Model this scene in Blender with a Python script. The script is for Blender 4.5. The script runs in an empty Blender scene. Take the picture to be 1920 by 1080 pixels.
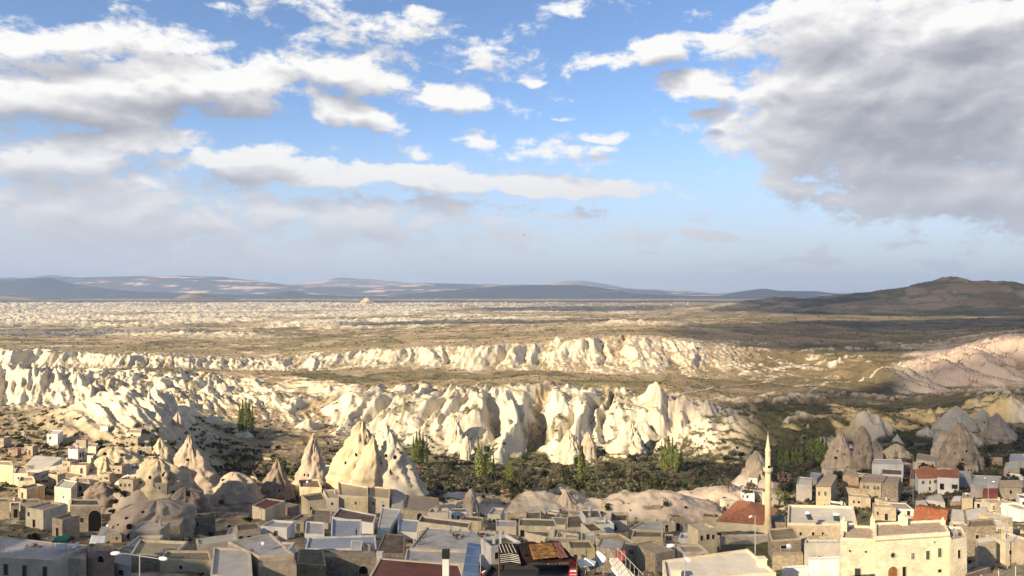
import bpy, bmesh, math, random
import numpy as np
from mathutils import Vector, Matrix, noise as mnoise
random.seed(7)
R = math.radians
sc = bpy.context.scene
C = sc.collection

# ------------------------------------------------------------------ camera
F = 1371.0            # focal length in pixels of the 1920 px wide photograph
cam_d = bpy.data.cameras.new('camera')
cam = bpy.data.objects.new('camera', cam_d); C.objects.link(cam)
cam_d.sensor_width = 36; cam_d.lens = 36 * F / 1920
cam_d.clip_start = 0.5; cam_d.clip_end = 120000
cam.location = (0, 0, 0); cam.rotation_euler = (R(90), 0, 0)
sc.camera = cam

# ------------------------------------------------------------------ sun and sky
SUN_AZ, SUN_EL = R(-136), R(24)       # azimuth from +Y (towards +X), elevation
sdir = Vector((math.sin(SUN_AZ) * math.cos(SUN_EL), math.cos(SUN_AZ) * math.cos(SUN_EL), math.sin(SUN_EL)))
sun_d = bpy.data.lights.new('sun', 'SUN'); sun = bpy.data.objects.new('sun', sun_d); C.objects.link(sun)
sun_d.energy = 3.9; sun_d.angle = R(0.55); sun_d.color = (1.0, 0.82, 0.56)
sun.rotation_euler = sdir.to_track_quat('Z', 'Y').to_euler()
sc.view_settings.view_transform = 'Standard'; sc.view_settings.look = 'None'
sc.view_settings.gamma = 1; sc.view_settings.exposure = 1.36
sc.view_settings.use_curve_mapping = False
sc.cycles.max_bounces = 5; sc.cycles.diffuse_bounces = 2; sc.cycles.glossy_bounces = 2
sc.cycles.volume_bounces = 0; sc.cycles.transparent_max_bounces = 6
sc.cycles.use_denoising = True

world = bpy.data.worlds.new('World'); sc.world = world; world.use_nodes = True
wn, wl = world.node_tree.nodes, world.node_tree.links
wn.clear()
def nd(nodes, t, **kw):
    n = nodes.new(t)
    for k, v in kw.items(): setattr(n, k, v)
    return n
def W(t, **kw): return nd(wn, t, **kw)
def wmath(op, a, b=None, c=None, clamp=False):
    n = W('ShaderNodeMath', operation=op); n.use_clamp = clamp
    for i, v in enumerate((a, b, c)):
        if v is None: continue
        if isinstance(v, (int, float)): n.inputs[i].default_value = v
        else: wl.new(v, n.inputs[i])
    return n.outputs[0]
tc = W('ShaderNodeTexCoord')
sep = W('ShaderNodeSeparateXYZ'); wl.new(tc.outputs['Generated'], sep.inputs[0])
ay = wmath('ABSOLUTE', sep.outputs[1])
az = wmath('ARCTAN2', sep.outputs[0], ay)
hyp = wmath('SQRT', wmath('ADD', wmath('MULTIPLY', sep.outputs[0], sep.outputs[0]), wmath('MULTIPLY', ay, ay)))
te = wmath('DIVIDE', sep.outputs[2], wmath('MAXIMUM', hyp, 0.02))
te = wmath('MINIMUM', te, 4.0)
comb = W('ShaderNodeCombineXYZ'); wl.new(az, comb.inputs[0]); wl.new(te, comb.inputs[1])
P0 = comb.outputs[0]
def wnoise(vec, sx, sy, detail=6, rough=0.55, off=0.0, out='Fac', dist=0.0):
    m = W('ShaderNodeMapping'); wl.new(vec, m.inputs[0])
    m.inputs['Scale'].default_value = (sx, sy, 1); m.inputs['Location'].default_value = (off, off * .7, off * 1.3)
    n = W('ShaderNodeTexNoise'); wl.new(m.outputs[0], n.inputs['Vector'])
    n.inputs['Scale'].default_value = 1; n.inputs['Detail'].default_value = detail
    n.inputs['Roughness'].default_value = rough; n.inputs['Distortion'].default_value = dist
    return n.outputs[out]
# warp
wc = wnoise(P0, 9, 16, 3, 0.6, 3.1, 'Color')
vs = W('ShaderNodeVectorMath', operation='SUBTRACT'); wl.new(wc, vs.inputs[0]); vs.inputs[1].default_value = (.5, .5, .5)
vm = W('ShaderNodeVectorMath', operation='MULTIPLY'); wl.new(vs.outputs[0], vm.inputs[0]); vm.inputs[1].default_value = (.10, .045, 0)
va = W('ShaderNodeVectorMath', operation='ADD'); wl.new(P0, va.inputs[0]); wl.new(vm.outputs[0], va.inputs[1])
P1 = va.outputs[0]
# clouds: picture x, y, half width, half height, tilt, weight
CL = [(1700, 190, 320, 180, 0, 1.5), (1545, 60, 160, 85, 0, 1.15), (1790, 60, 220, 60, -3, 1.3), (1830, 350, 230, 90, 0, 1.1), (1900, 230, 160, 200, 0, 1.1),
      (1440, 90, 130, 34, 8, .8), (120, 85, 230, 40, 6, .95), (300, 72, 110, 34, 0, .8), (330, 160, 290, 46, 4, 1.3), (110, 190, 250, 50, 5, 1.25),
      (640, 135, 120, 38, -8, 1.0), (660, 212, 95, 34, -18, 1.05), (870, 190, 130, 24, -6, .95), (250, 270, 130, 30, 10, 1.0), (430, 300, 150, 28, 10, 1.05),
      (90, 300, 190, 60, 0, .95), (730, 332, 320, 24, -2, 1.05), (1040, 350, 210, 18, -4, 1.1), (560, 330, 180, 22, 4, .9), (200, 400, 420, 100, 0, .85),
      (180, 485, 600, 60, 0, .8), (620, 400, 420, 44, 0, .75), (850, 450, 420, 40, 0, .55), (720, 50, 290, 56, -14, .62), (860, 95, 160, 20, -10, .55),
      (560, 60, 190, 40, -8, .5), (1235, 98, 66, 30, 0, 1.15), (1120, 122, 62, 24, 0, .85), (1302, 160, 56, 27, 0, 1.2), (1325, 204, 38, 14, 0, .95),
      (995, 150, 34, 10, 0, .9), (1052, 231, 30, 11, -10, .85), (885, 266, 40, 13, -12, .95), (1030, 292, 120, 20, -8, .75), (1110, 262, 78, 12, 0, .7),
      (1130, 284, 45, 8, 0, .8), (1330, 444, 105, 10, -5, 1.1), (1275, 420, 34, 8, 0, .6), (1514, 480, 24, 10, 0, .95), (1510, 492, 70, 9, -3, .8),
      (1428, 370, 60, 13, -20, .65), (1702, 456, 44, 7, 0, .7), (1785, 494, 50, 10, 0, .85), (1360, 78, 100, 20, 4, .8), (1070, 14, 50, 18, 0, .7),
      (1240, 475, 60, 6, 0, .5), (1010, 410, 110, 13, 0, .6), (790, 288, 60, 14, 0, .5), (1390, 505, 90, 9, 0, .55), (1590, 420, 0.5, 0.5, 0, 0)]
def cloud_field(P):
    acc = None
    for (cx, cy, rx, ry, tilt, w) in CL[:-1]:
        u, v = (cx - 960) / F, (540 - cy) / F
        a = math.atan(u); ca = math.cos(a)
        m = W('ShaderNodeMapping', vector_type='TEXTURE'); wl.new(P, m.inputs[0])
        m.inputs['Location'].default_value = (a, v * ca, 0)
        m.inputs['Rotation'].default_value = (0, 0, R(tilt))
        m.inputs['Scale'].default_value = (rx * 1.45 / F * ca * ca, ry * 1.45 / F * ca, 1)
        g = W('ShaderNodeTexGradient', gradient_type='QUADRATIC_SPHERE' if False else 'SPHERICAL'); wl.new(m.outputs[0], g.inputs[0])
        g2 = wmath('POWER', g.outputs[1], 0.7)
        g2 = wmath('MULTIPLY', g2, w)
        acc = g2 if acc is None else wmath('SMOOTH_MAX', acc, g2, 0.12)
    return acc
vo = W('ShaderNodeVectorMath', operation='ADD'); wl.new(P1, vo.inputs[0]); vo.inputs[1].default_value = (-0.010, 0.030, 0)
b0 = cloud_field(P1); b1 = cloud_field(vo.outputs[0])
vo2 = W('ShaderNodeVectorMath', operation='ADD'); wl.new(P0, vo2.inputs[0]); vo2.inputs[1].default_value = (-0.006, 0.014, 0)
n0 = wnoise(P0, 13, 22, 10, 0.60, 0, dist=.3); n1 = wnoise(vo2.outputs[0], 13, 22, 5, 0.5, 0, dist=.3)
n0s = wnoise(P0, 13, 22, 5, 0.5, 0, dist=.3)
nf = wnoise(P0, 46, 74, 6, 0.62, 5.0, dist=.4)
def dens(b, n):
    v = wmath('ADD', wmath('MULTIPLY', b, 1.25), wmath('MULTIPLY', wmath('SUBTRACT', n, 0.5), 2.6))
    return v
d0, d1 = dens(b0, n0), dens(b1, n1); d0s = dens(b0, n0s)
mr = W('ShaderNodeMapRange', interpolation_type='SMOOTHSTEP'); wl.new(wmath('ADD', d0, wmath('MULTIPLY', wmath('SUBTRACT', nf, 0.5), 1.15)), mr.inputs[0])
mr.inputs[1].default_value = 0.30; mr.inputs[2].default_value = 0.86
alpha = wmath('MULTIPLY', mr.outputs[0], 0.96)
# light on the clouds: bright where the field falls off towards the upper left
lit = wmath('ADD', wmath('MULTIPLY', wmath('SUBTRACT', d0s, d1), 0.50), 0.52, clamp=True)
core = W('ShaderNodeMapRange'); wl.new(b1, core.inputs[0]); core.inputs[1].default_value = .45; core.inputs[2].default_value = 1.25
core.inputs[3].default_value = 0.28; core.inputs[4].default_value = -0.33
lit = wmath('ADD', wmath('ADD', lit, core.outputs[0]), wmath('MULTIPLY', wmath('SUBTRACT', nf, 0.5), 0.35), clamp=True)
cr = W('ShaderNodeValToRGB'); wl.new(lit, cr.inputs[0])
e = cr.color_ramp.elements
e[0].position = 0.0; e[0].color = (.30, .305, .34, 1)
e[1].position = 1.0; e[1].color = (.80, .785, .76, 1)
x = e.new(0.35); x.color = (.42, .42, .445, 1)
x = e.new(0.65); x.color = (.57, .56, .57, 1)
sky = W('ShaderNodeTexSky', sky_type='NISHITA'); sky.sun_disc = False
sky.sun_elevation = SUN_EL; sky.sun_rotation = SUN_AZ
sky.air_density = 1.0; sky.dust_density = 0.6; sky.ozone_density = 2.0; sky.altitude = 1300
skm = W('ShaderNodeMix', data_type='RGBA', blend_type='MULTIPLY'); skm.inputs[0].default_value = 1
wl.new(sky.outputs[0], skm.inputs[6]); skm.inputs[7].default_value = (.86, .90, .98, 1)
bg1 = W('ShaderNodeBackground'); wl.new(skm.outputs[2], bg1.inputs[0]); bg1.inputs[1].default_value = 0.074
bg2 = W('ShaderNodeBackground'); wl.new(cr.outputs[0], bg2.inputs[0]); bg2.inputs[1].default_value = 0.52
bgh = W('ShaderNodeBackground'); bgh.inputs[0].default_value = (.40, .41, .46, 1); bgh.inputs[1].default_value = 0.60
ms = W('ShaderNodeMixShader'); wl.new(alpha, ms.inputs[0]); wl.new(bg1.outputs[0], ms.inputs[1]); wl.new(bg2.outputs[0], ms.inputs[2])
hz = W('ShaderNodeMapRange', interpolation_type='SMOOTHSTEP'); wl.new(te, hz.inputs[0])
hz.inputs[1].default_value = -0.02; hz.inputs[2].default_value = 0.24; hz.inputs[3].default_value = 0.92; hz.inputs[4].default_value = 0.0
ms2 = W('ShaderNodeMixShader'); wl.new(hz.outputs[0], ms2.inputs[0]); wl.new(ms.outputs[0], ms2.inputs[1]); wl.new(bgh.outputs[0], ms2.inputs[2])
wo = W('ShaderNodeOutputWorld'); wl.new(ms2.outputs[0], wo.inputs[0])
world.cycles.sampling_method = 'MANUAL'; world.cycles.sample_map_resolution = 256
# ------------------------------------------------------------------ numpy noise
_rng = np.random.RandomState(11)
_perm = _rng.permutation(512).astype(np.int32)
_ga = _rng.rand(512).astype(np.float32) * 2 * np.pi
_gx, _gy = np.cos(_ga), np.sin(_ga)
def perlin(x, y, s=0):
    x = np.asarray(x, np.float32) + s * 17.31; y = np.asarray(y, np.float32) + s * 9.17
    xi = np.floor(x).astype(np.int32); yi = np.floor(y).astype(np.int32)
    xf = x - xi; yf = y - yi
    u = xf * xf * xf * (xf * (xf * 6 - 15) + 10); v = yf * yf * yf * (yf * (yf * 6 - 15) + 10)
    def g(ix, iy, fx, fy):
        h = _perm[(_perm[ix & 511] + iy) & 511]
        return _gx[h] * fx + _gy[h] * fy
    a = g(xi, yi, xf, yf); b = g(xi + 1, yi, xf - 1, yf)
    c = g(xi, yi + 1, xf, yf - 1); d = g(xi + 1, yi + 1, xf - 1, yf - 1)
    return ((a + (b - a) * u) + ((c + (d - c) * u) - (a + (b - a) * u)) * v) * 1.5
def fbm(x, y, o=4, s=0, r=0.5):
    t = 0; a = 1; n = 0
    for i in range(o):
        t = t + a * perlin(x * 2 ** i, y * 2 ** i, s + i); n += a; a *= r
    return t / n
def ridged(x, y, o=3, s=0, r=0.5):
    t = 0; a = 1; n = 0
    for i in range(o):
        t = t + a * (1 - 2 * np.abs(perlin(x * 2 ** i, y * 2 ** i, s + i))); n += a; a *= r
    return t / n
def sst(a, b, x):
    t = np.clip((x - a) / (b - a), 0, 1); return t * t * (3 - 2 * t)

# ------------------------------------------------------------------ terrain height
# stations: (row in the photograph, distance) of the ground along eleven columns
COLS = np.array([-500, 0, 240, 480, 720, 960, 1200, 1440, 1680, 1920, 2420], float)
ST = [
 ([1500]*11,                                                  [35]*11),
 ([1240]*11,                                                  [68]*11),
 ([1105, 1105,1100,1095,1100,1110,1110,1105,1110,1100,1100],  [112,112,112,112,108,105,105,108,110,112,112]),
 ([1010, 1010,1015,1020,1020,1030,1030,1010,1020,1010,1000],  [170]*11),
 ([930, 940, 955, 960, 965, 985, 990, 985, 965, 955, 940],    [240,240,240,240,240,230,230,240,240,240,240]),
 ([860, 865, 880, 925, 910, 945, 950, 930, 910, 895, 880],    [310,310,310,290,300,300,300,300,310,310,310]),
 ([800, 815, 815, 905, 885, 915, 905, 895, 880, 868, 860],    [390,380,370,350,370,380,390,390,380,380,380]),
 ([760, 785, 770, 850, 862, 893, 885, 880, 868, 850, 840],    [500,470,440,430,450,450,460,460,440,440,440]),
 ([756, 760, 758, 800, 826, 862, 858, 858, 840, 815, 800],    [620,600,560,540,520,520,520,520,500,500,500]),
 ([700, 702, 702, 722, 735, 728, 745, 785, 785, 752, 735],    [700,690,690,690,640,630,640,600,580,570,570]),
 ([694, 694, 694, 700, 722, 714, 724, 744, 760, 742, 725],    [800,800,800,760,700,690,700,680,650,640,640]),
 ([690, 690, 690, 694, 692, 692, 700, 714, 738, 722, 700],    [920,900,900,950,950,960,930,880,770,745,745]),
 ([655, 656, 664, 672, 655, 646, 630, 664, 688, 634, 610],    [980,960,960,1030,1040,1050,1130,1160,850,865,900]),
 ([640, 640, 645, 650, 638, 630, 616, 628, 646, 622, 600],    [1400,1350,1350,1350,1350,1400,1500,1500,1250,1300,1300]),
 ([622, 622, 622, 622, 618, 612, 606, 606, 612, 606, 596],    [1900]*11),
 ([603, 603, 603, 603, 601, 598, 596, 594, 596, 592, 588],    [2700]*11),
 ([585, 585, 585, 585, 585, 584, 583, 581, 580, 578, 576],    [4100]*11),
 ([565.5]*11,                                                  [8200]*11),
 ([552]*11,                                                   [26000]*11),
]
SD = [np.array(d, float) for r, d in ST]
SZ = [-(np.array(r, float) - 540) / F * np.array(d, float) for r, d in ST]
def _col(vals, px):
    t = np.clip(px, COLS[0], COLS[-1])
    i = np.clip(np.searchsorted(COLS, t, 'right') - 1, 0, len(COLS) - 2)
    f = (t - COLS[i]) / (COLS[i + 1] - COLS[i]); f = f * f * (3 - 2 * f)
    return vals[i] * (1 - f) + vals[i + 1] * f
def base_height(px, y):
    d = [_col(v, px) for v in SD]; z = [_col(v, px) for v in SZ]
    out = z[0].copy(); st = np.zeros_like(out)
    for k in range(len(d) - 1):
        t = np.clip((y - d[k]) / (d[k + 1] - d[k]), 0, 1)
        if k in (8, 11): t = np.where(t < .35, t * .5, np.where(t < .97, .175 + (t - .35) / .62 * .805, .98 + (t - .97) / .03 * .02))
        m = y >= d[k]
        out = np.where(m, z[k] + (z[k + 1] - z[k]) * t, out)
        st = np.where(m, k + t, st)
    return out, st
# steepness of the fluted bands along the stations
def bump1(s, a, b, w=.35):
    return sst(a - w, a + w, s) * (1 - sst(b - w, b + w, s))
# cones standing at the foot of the cliffs: filled in below  (x, y, radius, height, lean)
TCONES = []
_r = random.Random(5)
for (p0, p1, r0, r1, D0, D1, n, h0, h1) in [
        (480, 640, 800, 850, 500, 560, 2, 6, 10), (780, 960, 770, 880, 500, 580, 3, 7, 13), (960, 1330, 770, 850, 520, 600, 3, 7, 13),
        (1540, 1920, 770, 840, 470, 540, 13, 8, 18), (300, 460, 770, 830, 420, 520, 6, 6, 14), (600, 900, 740, 800, 600, 660, 3, 6, 10),
        (1000, 1300, 640, 680, 1000, 1100, 2, 7, 11), (660, 1000, 660, 690, 1000, 1060, 2, 6, 10), (1180, 1335, 770, 850, 540, 620, 6, 8, 15)]:
    for i in range(n):
        px = _r.uniform(p0, p1); D = _r.uniform(D0, D1); h = _r.uniform(h0, h1)
        TCONES.append(((px - 960) / F * D, D, h * _r.uniform(.5, .95), h))
def height(x, y, full=False):
    x = np.asarray(x, float); y = np.asarray(y, float)
    yy = np.maximum(y, 30)
    px0 = 960 + F * x / yy
    _, st0 = base_height(px0, yy)
    band1 = bump1(st0, 8.0, 10.0, .5)           # first cliff across the valley
    band2 = bump1(st0, 11.0, 12.2, .4)          # second cliff
    bandn = bump1(st0, 5.0, 8.0, .5)
    # flutes: warp the slope back and forth
    sh = .55 - .75 * sst(430, 700, px0) + .7 * sst(1320, 1560, px0)
    sx1, sx2 = x + sh * (y - 590), x + .7 * sh * (y - 1000); sxg = np.where(yy < 820, sx1, sx2)
    wob = 26 * fbm(x / 95, y / 120, 3, 19); fam = np.clip(1 + 1.6 * fbm(x / 130, y / 200, 2, 23), .35, 1.8); rimk = 1 - .45 * sst(1500, 1660, px0)
    f1 = .62 * ridged((sx1 + wob) / 44, y / 420, 1, 3) + .38 * ridged((sx1 + wob) / 21, y / 260, 2, 4)
    f2 = .62 * ridged((sx2 + wob) / 54, y / 520, 1, 8) + .38 * ridged((sx2 + wob) / 27, y / 300, 2, 9)
    big = fbm(x / 190, y / 400, 3, 21)
    wy = band1 * (84 * fam * (f1 - .35) + 60 * big) + band2 * (76 * fam * rimk * (f2 - .35) + 80 * big) + bandn * 30 * big
    y2 = yy + wy
    px2 = 960 + F * x / yy
    z, st = base_height(px2, y2)
    band1 = bump1(st, 8.1, 9.6, .35); band2 = bump1(st, 11.05, 12.1, .22)
    wide1 = bump1(st0, 7.6, 10.2, .5); wide2 = bump1(st0, 10.8, 12.6, .5)
    leftm = 1 - sst(1250, 1500, px0)
    # fine gullies
    g = ridged((sxg + .5 * wob) / 13, y / 60, 3, 5, .55)
    z = z + (band1 * 3.6 + band2 * 4.2 * (1 + 1.1 * sst(1500, 1660, px0))) * (g - .35) + (band1 + band2) * 1.7 * (ridged(sxg / 6.5, y / 16, 2, 6) - .3)
    # scattered low outcrops on the shaded slopes of the right side, and knife edged spurs on the first cliff
    oc = ridged((x + .8 * y) / 46, (y - .3 * x) / 24, 3, 33, .6); ocm = sst(1290, 1420, px0) * sst(470, 560, yy) * (1 - sst(1250, 1500, yy))
    ocm = ocm * sst(.02, .22, fbm(x / 120, y / 90, 2, 34)); z = z + ocm * 4.0 * sst(.55, .85, oc)
    z = z + band1 * 5.0 * (ridged((sx1 + .9 * wob - .25 * (y - 590)) / 30, (y + .3 * x) / 44, 2, 35) - .3)
    # rolling ground and badlands
    z = z + sst(380, 520, yy) * 2.6 * fbm(x / 60, y / 70, 4, 13) + sst(900, 1600, yy) * 4.0 * fbm(x / 210, y / 260, 4, 14)
    z = z + (sst(90, 140, yy)) * (1 - sst(600, 900, yy)) * (1.1 * fbm(x / 13, y / 15, 4, 17) + 1.3 * (ridged(x / 16, y / 12, 3, 18) - .35))
    bad = sst(.08, .42, fbm(x / 620, y / 420, 3, 31) + .30 * (1 - sst(500, 1100, px0)) * sst(1900, 2800, yy) + .06 * (1 - sst(900, 1300, px0))) * sst(1350, 1900, yy) * (1 - sst(7000, 9000, yy))
    bad = bad * (1 - .85 * sst(1150, 1500, px0))
    rb = ridged(x / 85, y / 60, 4, 41, .6)
    z = z + bad * 20 * (rb - .3)
    # terraced scarps across the plain
    scp = fbm(x / 900, y / 330, 3, 51)
    k = scp * 7; fk = k - np.floor(k)
    z = z + sst(1250, 1700, yy) * (1 - sst(6500, 8000, yy)) * 7 * (np.floor(k) + sst(.86, 1.0, fk) - k) * 0.5
    scarp = sst(.84, .90, fk) * sst(1250, 1700, yy)
    # the fluted fin slope on the left, below the near ridge
    fin = np.exp(-(((px0 - 250) / 130) ** 2 + ((yy - 445) / 75) ** 2))
    z = z + fin * (10 + 7 * (ridged((x + .9 * y) / 11, (y - x) / 90, 2, 61) - .3))
    fin2 = np.exp(-(((px0 - 40) / 110) ** 2 + ((yy - 640) / 70) ** 2))
    z = z + fin2 * (8 + 8 * (ridged((x + .7 * y) / 13, (y - x) / 90, 2, 62) - .3))
    # the hill on the right
    hr = fbm(x / 420, y / 420, 5, 71); hrr = ridged(x / 500, y / 500, 4, 72)
    def hill(cx, cy, rx, ry, h):
        return h * np.exp(-(((x - cx) / rx) ** 2 + ((y - cy) / ry) ** 2))
    hl = hill(2080, 3450, 330, 520, 85) + hill(2330, 3500, 420, 650, 62) + hill(1500, 3650, 620, 420, 62) + hill(2750, 3700, 500, 600, 40) + hill(1900, 3500, 1000, 800, 34)
    hl = hl + hill(2262, 3300, 38, 60, 16) + hill(900, 4300, 600, 300, 12)
    z = z + .78 * hl * (1 + .3 * hr + .32 * (hrr - .4))
    # mounds of bare tuff between village and valley
    mound = np.zeros_like(z)
    wx_ = 5.5 * fbm(x / 14, y / 14, 3, 101); wy_ = 5.5 * fbm(x / 14, y / 14, 3, 105)
    for (mx, my, rx, ry, h) in MOUNDS:
        q = ((x + wx_ - mx) / rx) ** 2 + ((y + wy_ - my) / ry) ** 2
        b = h * np.clip(1 - q, 0, 1) ** 1.1 * (1 + .25 * wx_ / 5.5)
        z = z + b; mound = np.maximum(mound, sst(0.02, .25, 1 - q))
    cone = np.zeros_like(z)
    for (cx, cy, r, h) in TCONES:
        sel = (np.abs(x - cx) < r * 1.3) & (np.abs(y - cy) < r * 1.3)
        if not np.any(sel): continue
        xs, ys = x[sel], y[sel]
        xs = xs + .5 * wx_[sel]; ys = ys + .5 * wy_[sel]
        a = np.arctan2(ys - cy, xs - cx)
        q = np.hypot(xs - cx, (ys - cy) * .8) / (r * (1 + .22 * np.sin(a * 3 + cx) + .12 * np.sin(a * 7 + cy)))
        b = h * .85 * np.clip(1 - q * .85, 0, 1) ** 1.15 * (q < 1.18)
        z[sel] += b; cone[sel] = np.maximum(cone[sel], sst(.03, .18, 1 - q))
    for (fx, fy, fr, fz) in FLATS:        # levelled plots under houses
        q = np.hypot(x - fx, y - fy) / fr
        w = 1 - sst(.75, 1.35, q)
        z = z * (1 - w) + fz * w
    if full:
        return z, dict(st=st, st0=st0, px=px0, band1=band1, band2=band2, oc=oc * 1.0, ocm=ocm, wide1=wide1, wide2=wide2, bad=bad, rb=rb, scarp=scarp, fin=fin, fin2=fin2,
                       f1=f1, f2=f2, g=g, big=big, hill=hl, mound=mound, cone=cone, leftm=leftm)
    return z
MOUNDS = [((425 - 960) / F * 255, 255, 13, 12, 7), ((1000 - 960) / F * 262, 262, 34, 24, 8), ((930 - 960) / F * 300, 300, 22, 20, 4),
          ((1060 - 960) / F * 275, 275, 9, 12, 5), ((1225 - 960) / F * 262, 262, 26, 22, 9), ((1330 - 960) / F * 300, 300, 30, 16, 6),
          ((1410 - 960) / F * 320, 320, 16, 14, 9), ((290 - 960) / F * 268, 268, 15, 14, 8), ((265 - 960) / F * 225, 225, 16, 12, 9),
          ((180 - 960) / F * 290, 290, 24, 16, 6), ((880 - 960) / F * 245, 245, 12, 12, 4)]
FLATS = []
def gz(x, y):
    return float(height(np.array([x]), np.array([y]))[0])
# ------------------------------------------------------------------ material helpers
def new_mat(name):
    m = bpy.data.materials.new(name); m.use_nodes = True
    nt = m.node_tree; b = nt.nodes['Principled BSDF']
    b.inputs['Roughness'].default_value = .9
    b.inputs['Specular IOR Level'].default_value = .15
    return m, nt, b
def mat(name, col, rough=.9, var=.25, scale=1.2, bump=.0, metal=0, bscale=None, spec=.15, stain=None):
    """plain procedural surface: base colour broken up by two octaves of world-space noise"""
    m, nt, b = new_mat(name)
    N, L = nt.nodes, nt.links
    g = N.new('ShaderNodeNewGeometry')
    n1 = N.new('ShaderNodeTexNoise'); n1.inputs['Scale'].default_value = scale; n1.inputs['Detail'].default_value = 8; n1.inputs['Roughness'].default_value = .65
    L.new(g.outputs['Position'], n1.inputs['Vector'])
    rp = N.new('ShaderNodeValToRGB'); L.new(n1.outputs[0], rp.inputs[0])
    lo = tuple(max(0, c * (1 - var * 1.6)) for c in col); hi = tuple(min(1, c * (1 + var * .9)) for c in col)
    rp.color_ramp.elements[0].position = .3; rp.color_ramp.elements[0].color = lo + (1,)
    rp.color_ramp.elements[1].position = .7; rp.color_ramp.elements[1].color = hi + (1,)
    out = rp.outputs[0]
    if stain:
        n3 = N.new('ShaderNodeTexNoise'); n3.inputs['Scale'].default_value = scale * .3; n3.inputs['Detail'].default_value = 10; n3.inputs['Roughness'].default_value = .7
        mp = N.new('ShaderNodeMapping'); L.new(g.outputs['Position'], mp.inputs[0]); mp.inputs['Scale'].default_value = (1, 1, .35)
        L.new(mp.outputs[0], n3.inputs['Vector'])
        mr_ = N.new('ShaderNodeMapRange'); L.new(n3.outputs[0], mr_.inputs[0]); mr_.inputs[1].default_value = .5; mr_.inputs[2].default_value = .68
        mx = N.new('ShaderNodeMix'); mx.data_type = 'RGBA'; L.new(mr_.outputs[0], mx.inputs[0]); L.new(out, mx.inputs[6]); mx.inputs[7].default_value = tuple(stain) + (1,)
        out = mx.outputs[2]
    L.new(out, b.inputs['Base Color'])
    b.inputs['Roughness'].default_value = rough; b.inputs['Metallic'].default_value = metal
    b.inputs['Specular IOR Level'].default_value = spec
    if bump:
        n2 = N.new('ShaderNodeTexNoise'); n2.inputs['Scale'].default_value = bscale or scale * 4; n2.inputs['Detail'].default_value = 6
        L.new(g.outputs['Position'], n2.inputs['Vector'])
        bp = N.new('ShaderNodeBump'); bp.inputs['Strength'].default_value = bump; bp.inputs['Distance'].default_value = .3
        L.new(n2.outputs[0], bp.inputs['Height']); L.new(bp.outputs[0], b.inputs['Normal'])
    return m
def structure(o): o['kind'] = 'structure'; return o

# ------------------------------------------------------------------ ground mesh
NC = 1060
pxs = np.concatenate([np.linspace(-900, -90, 60)[:-1], np.linspace(-90, 2010, NC), np.linspace(2010, 2900, 60)[1:]])
# rows: dense where the picture is dense
seg = [(40, 95, 22), (95, 240, 120), (240, 460, 150), (460, 760, 190), (760, 930, 50), (930, 1350, 130), (1350, 2600, 90), (2600, 5200, 110), (5200, 9000, 30), (9000, 26000, 10)]
ys = np.concatenate([np.geomspace(a, b, n, endpoint=False) for a, b, n in seg] + [[26000.]])
PX, Y = np.meshgrid(pxs, ys)
X = (PX - 960) / F * Y
Z, M = height(X, Y, True)
# slope in world space
U_ = (PX - 960) / F
gx = np.gradient(Z, U_[0], axis=1) / Y
gy = np.gradient(Z, ys, axis=0) - U_ * gx
slope = np.hypot(gx, gy)
px = M['px']
# ---- what the ground is made of
n_big = fbm(X / 130, Y / 150, 4, 81); n_mid = fbm(X / 28, Y / 34, 4, 82); n_fine = fbm(X / 6, Y / 7, 3, 83)
rock = np.zeros_like(Z)
r1 = sst(.33, .46, slope + .16 * n_mid + .05 * n_fine + .75 * np.minimum(M['f1'] - .30, .08) + .22 * np.minimum(fbm(X / 90, Y / 120, 2, 86) + .05, .1)) * np.clip(M['wide1'] * 1.3, 0, 1)
r2 = sst(.24, .36, slope + .14 * sst(1600, 1700, px) + .14 * n_mid + .04 * n_fine + .55 * np.minimum(M['f2'] - .25, .08) + .2 * np.minimum(fbm(X / 110, Y / 150, 2, 87) + .1, .1)) * np.clip(M['wide2'] * 1.3, 0, 1)
scar = 1 - .85 * sst(.16, .34, fbm(X / 24 + Y / 60, Y / 20, 4, 85)) * sst(.8, .45, slope * .7)
leftk = sst(250, 520, px)
gul1 = sst(.10, .42, M['f1'] + .35 * n_mid + .2 * n_fine + .3 * (1 - leftk)); gul2 = sst(-.22, .08, M['f2'] + .35 * n_mid + .2 * n_fine)
r1 = r1 * scar * (.06 + .94 * gul1); r2 = r2 * scar * (.1 + .9 * gul2)
rock = np.maximum(r1, r2)
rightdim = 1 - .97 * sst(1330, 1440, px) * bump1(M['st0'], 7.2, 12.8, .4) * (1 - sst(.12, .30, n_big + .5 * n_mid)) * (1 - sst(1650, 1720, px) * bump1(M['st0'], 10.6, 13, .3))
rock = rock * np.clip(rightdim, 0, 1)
patch = (1 - .75 * np.clip(M['wide1'], 0, 1) * leftk) * sst(.22, .36, n_mid * .6 + .6 * n_big + .18 * n_fine + .25 * sst(800, 300, px) * 0) * sst(420, 560, Y) * (1 - sst(1300, 1700, Y)) * (1 - .75 * sst(1000, 1300, px))
rock = np.maximum(rock, patch * .85)
rock = np.maximum(rock, M['bad'] * sst(.02, .35, M['rb'] + .5 * n_mid + .25 * (1 - sst(500, 1000, px))) * .95)
rock = np.maximum(rock, M['scarp'] * sst(-.1, .2, n_mid + .5 * n_big) * (1 - sst(1200, 1600, px)) * .9)
rock = np.maximum(rock, np.clip(M['fin'] * 1.6, 0, 1) * sst(-.2, .1, n_mid + .6 * (M['g'] - .3) + .3))
rock = np.maximum(rock, np.clip(M['fin2'] * 1.6, 0, 1) * sst(-.2, .1, n_mid + .3))
rock = np.maximum(rock, M['mound'] * sst(-.55, -.2, n_mid + .5 * n_fine))
rock = np.maximum(rock, M['cone'])
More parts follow.
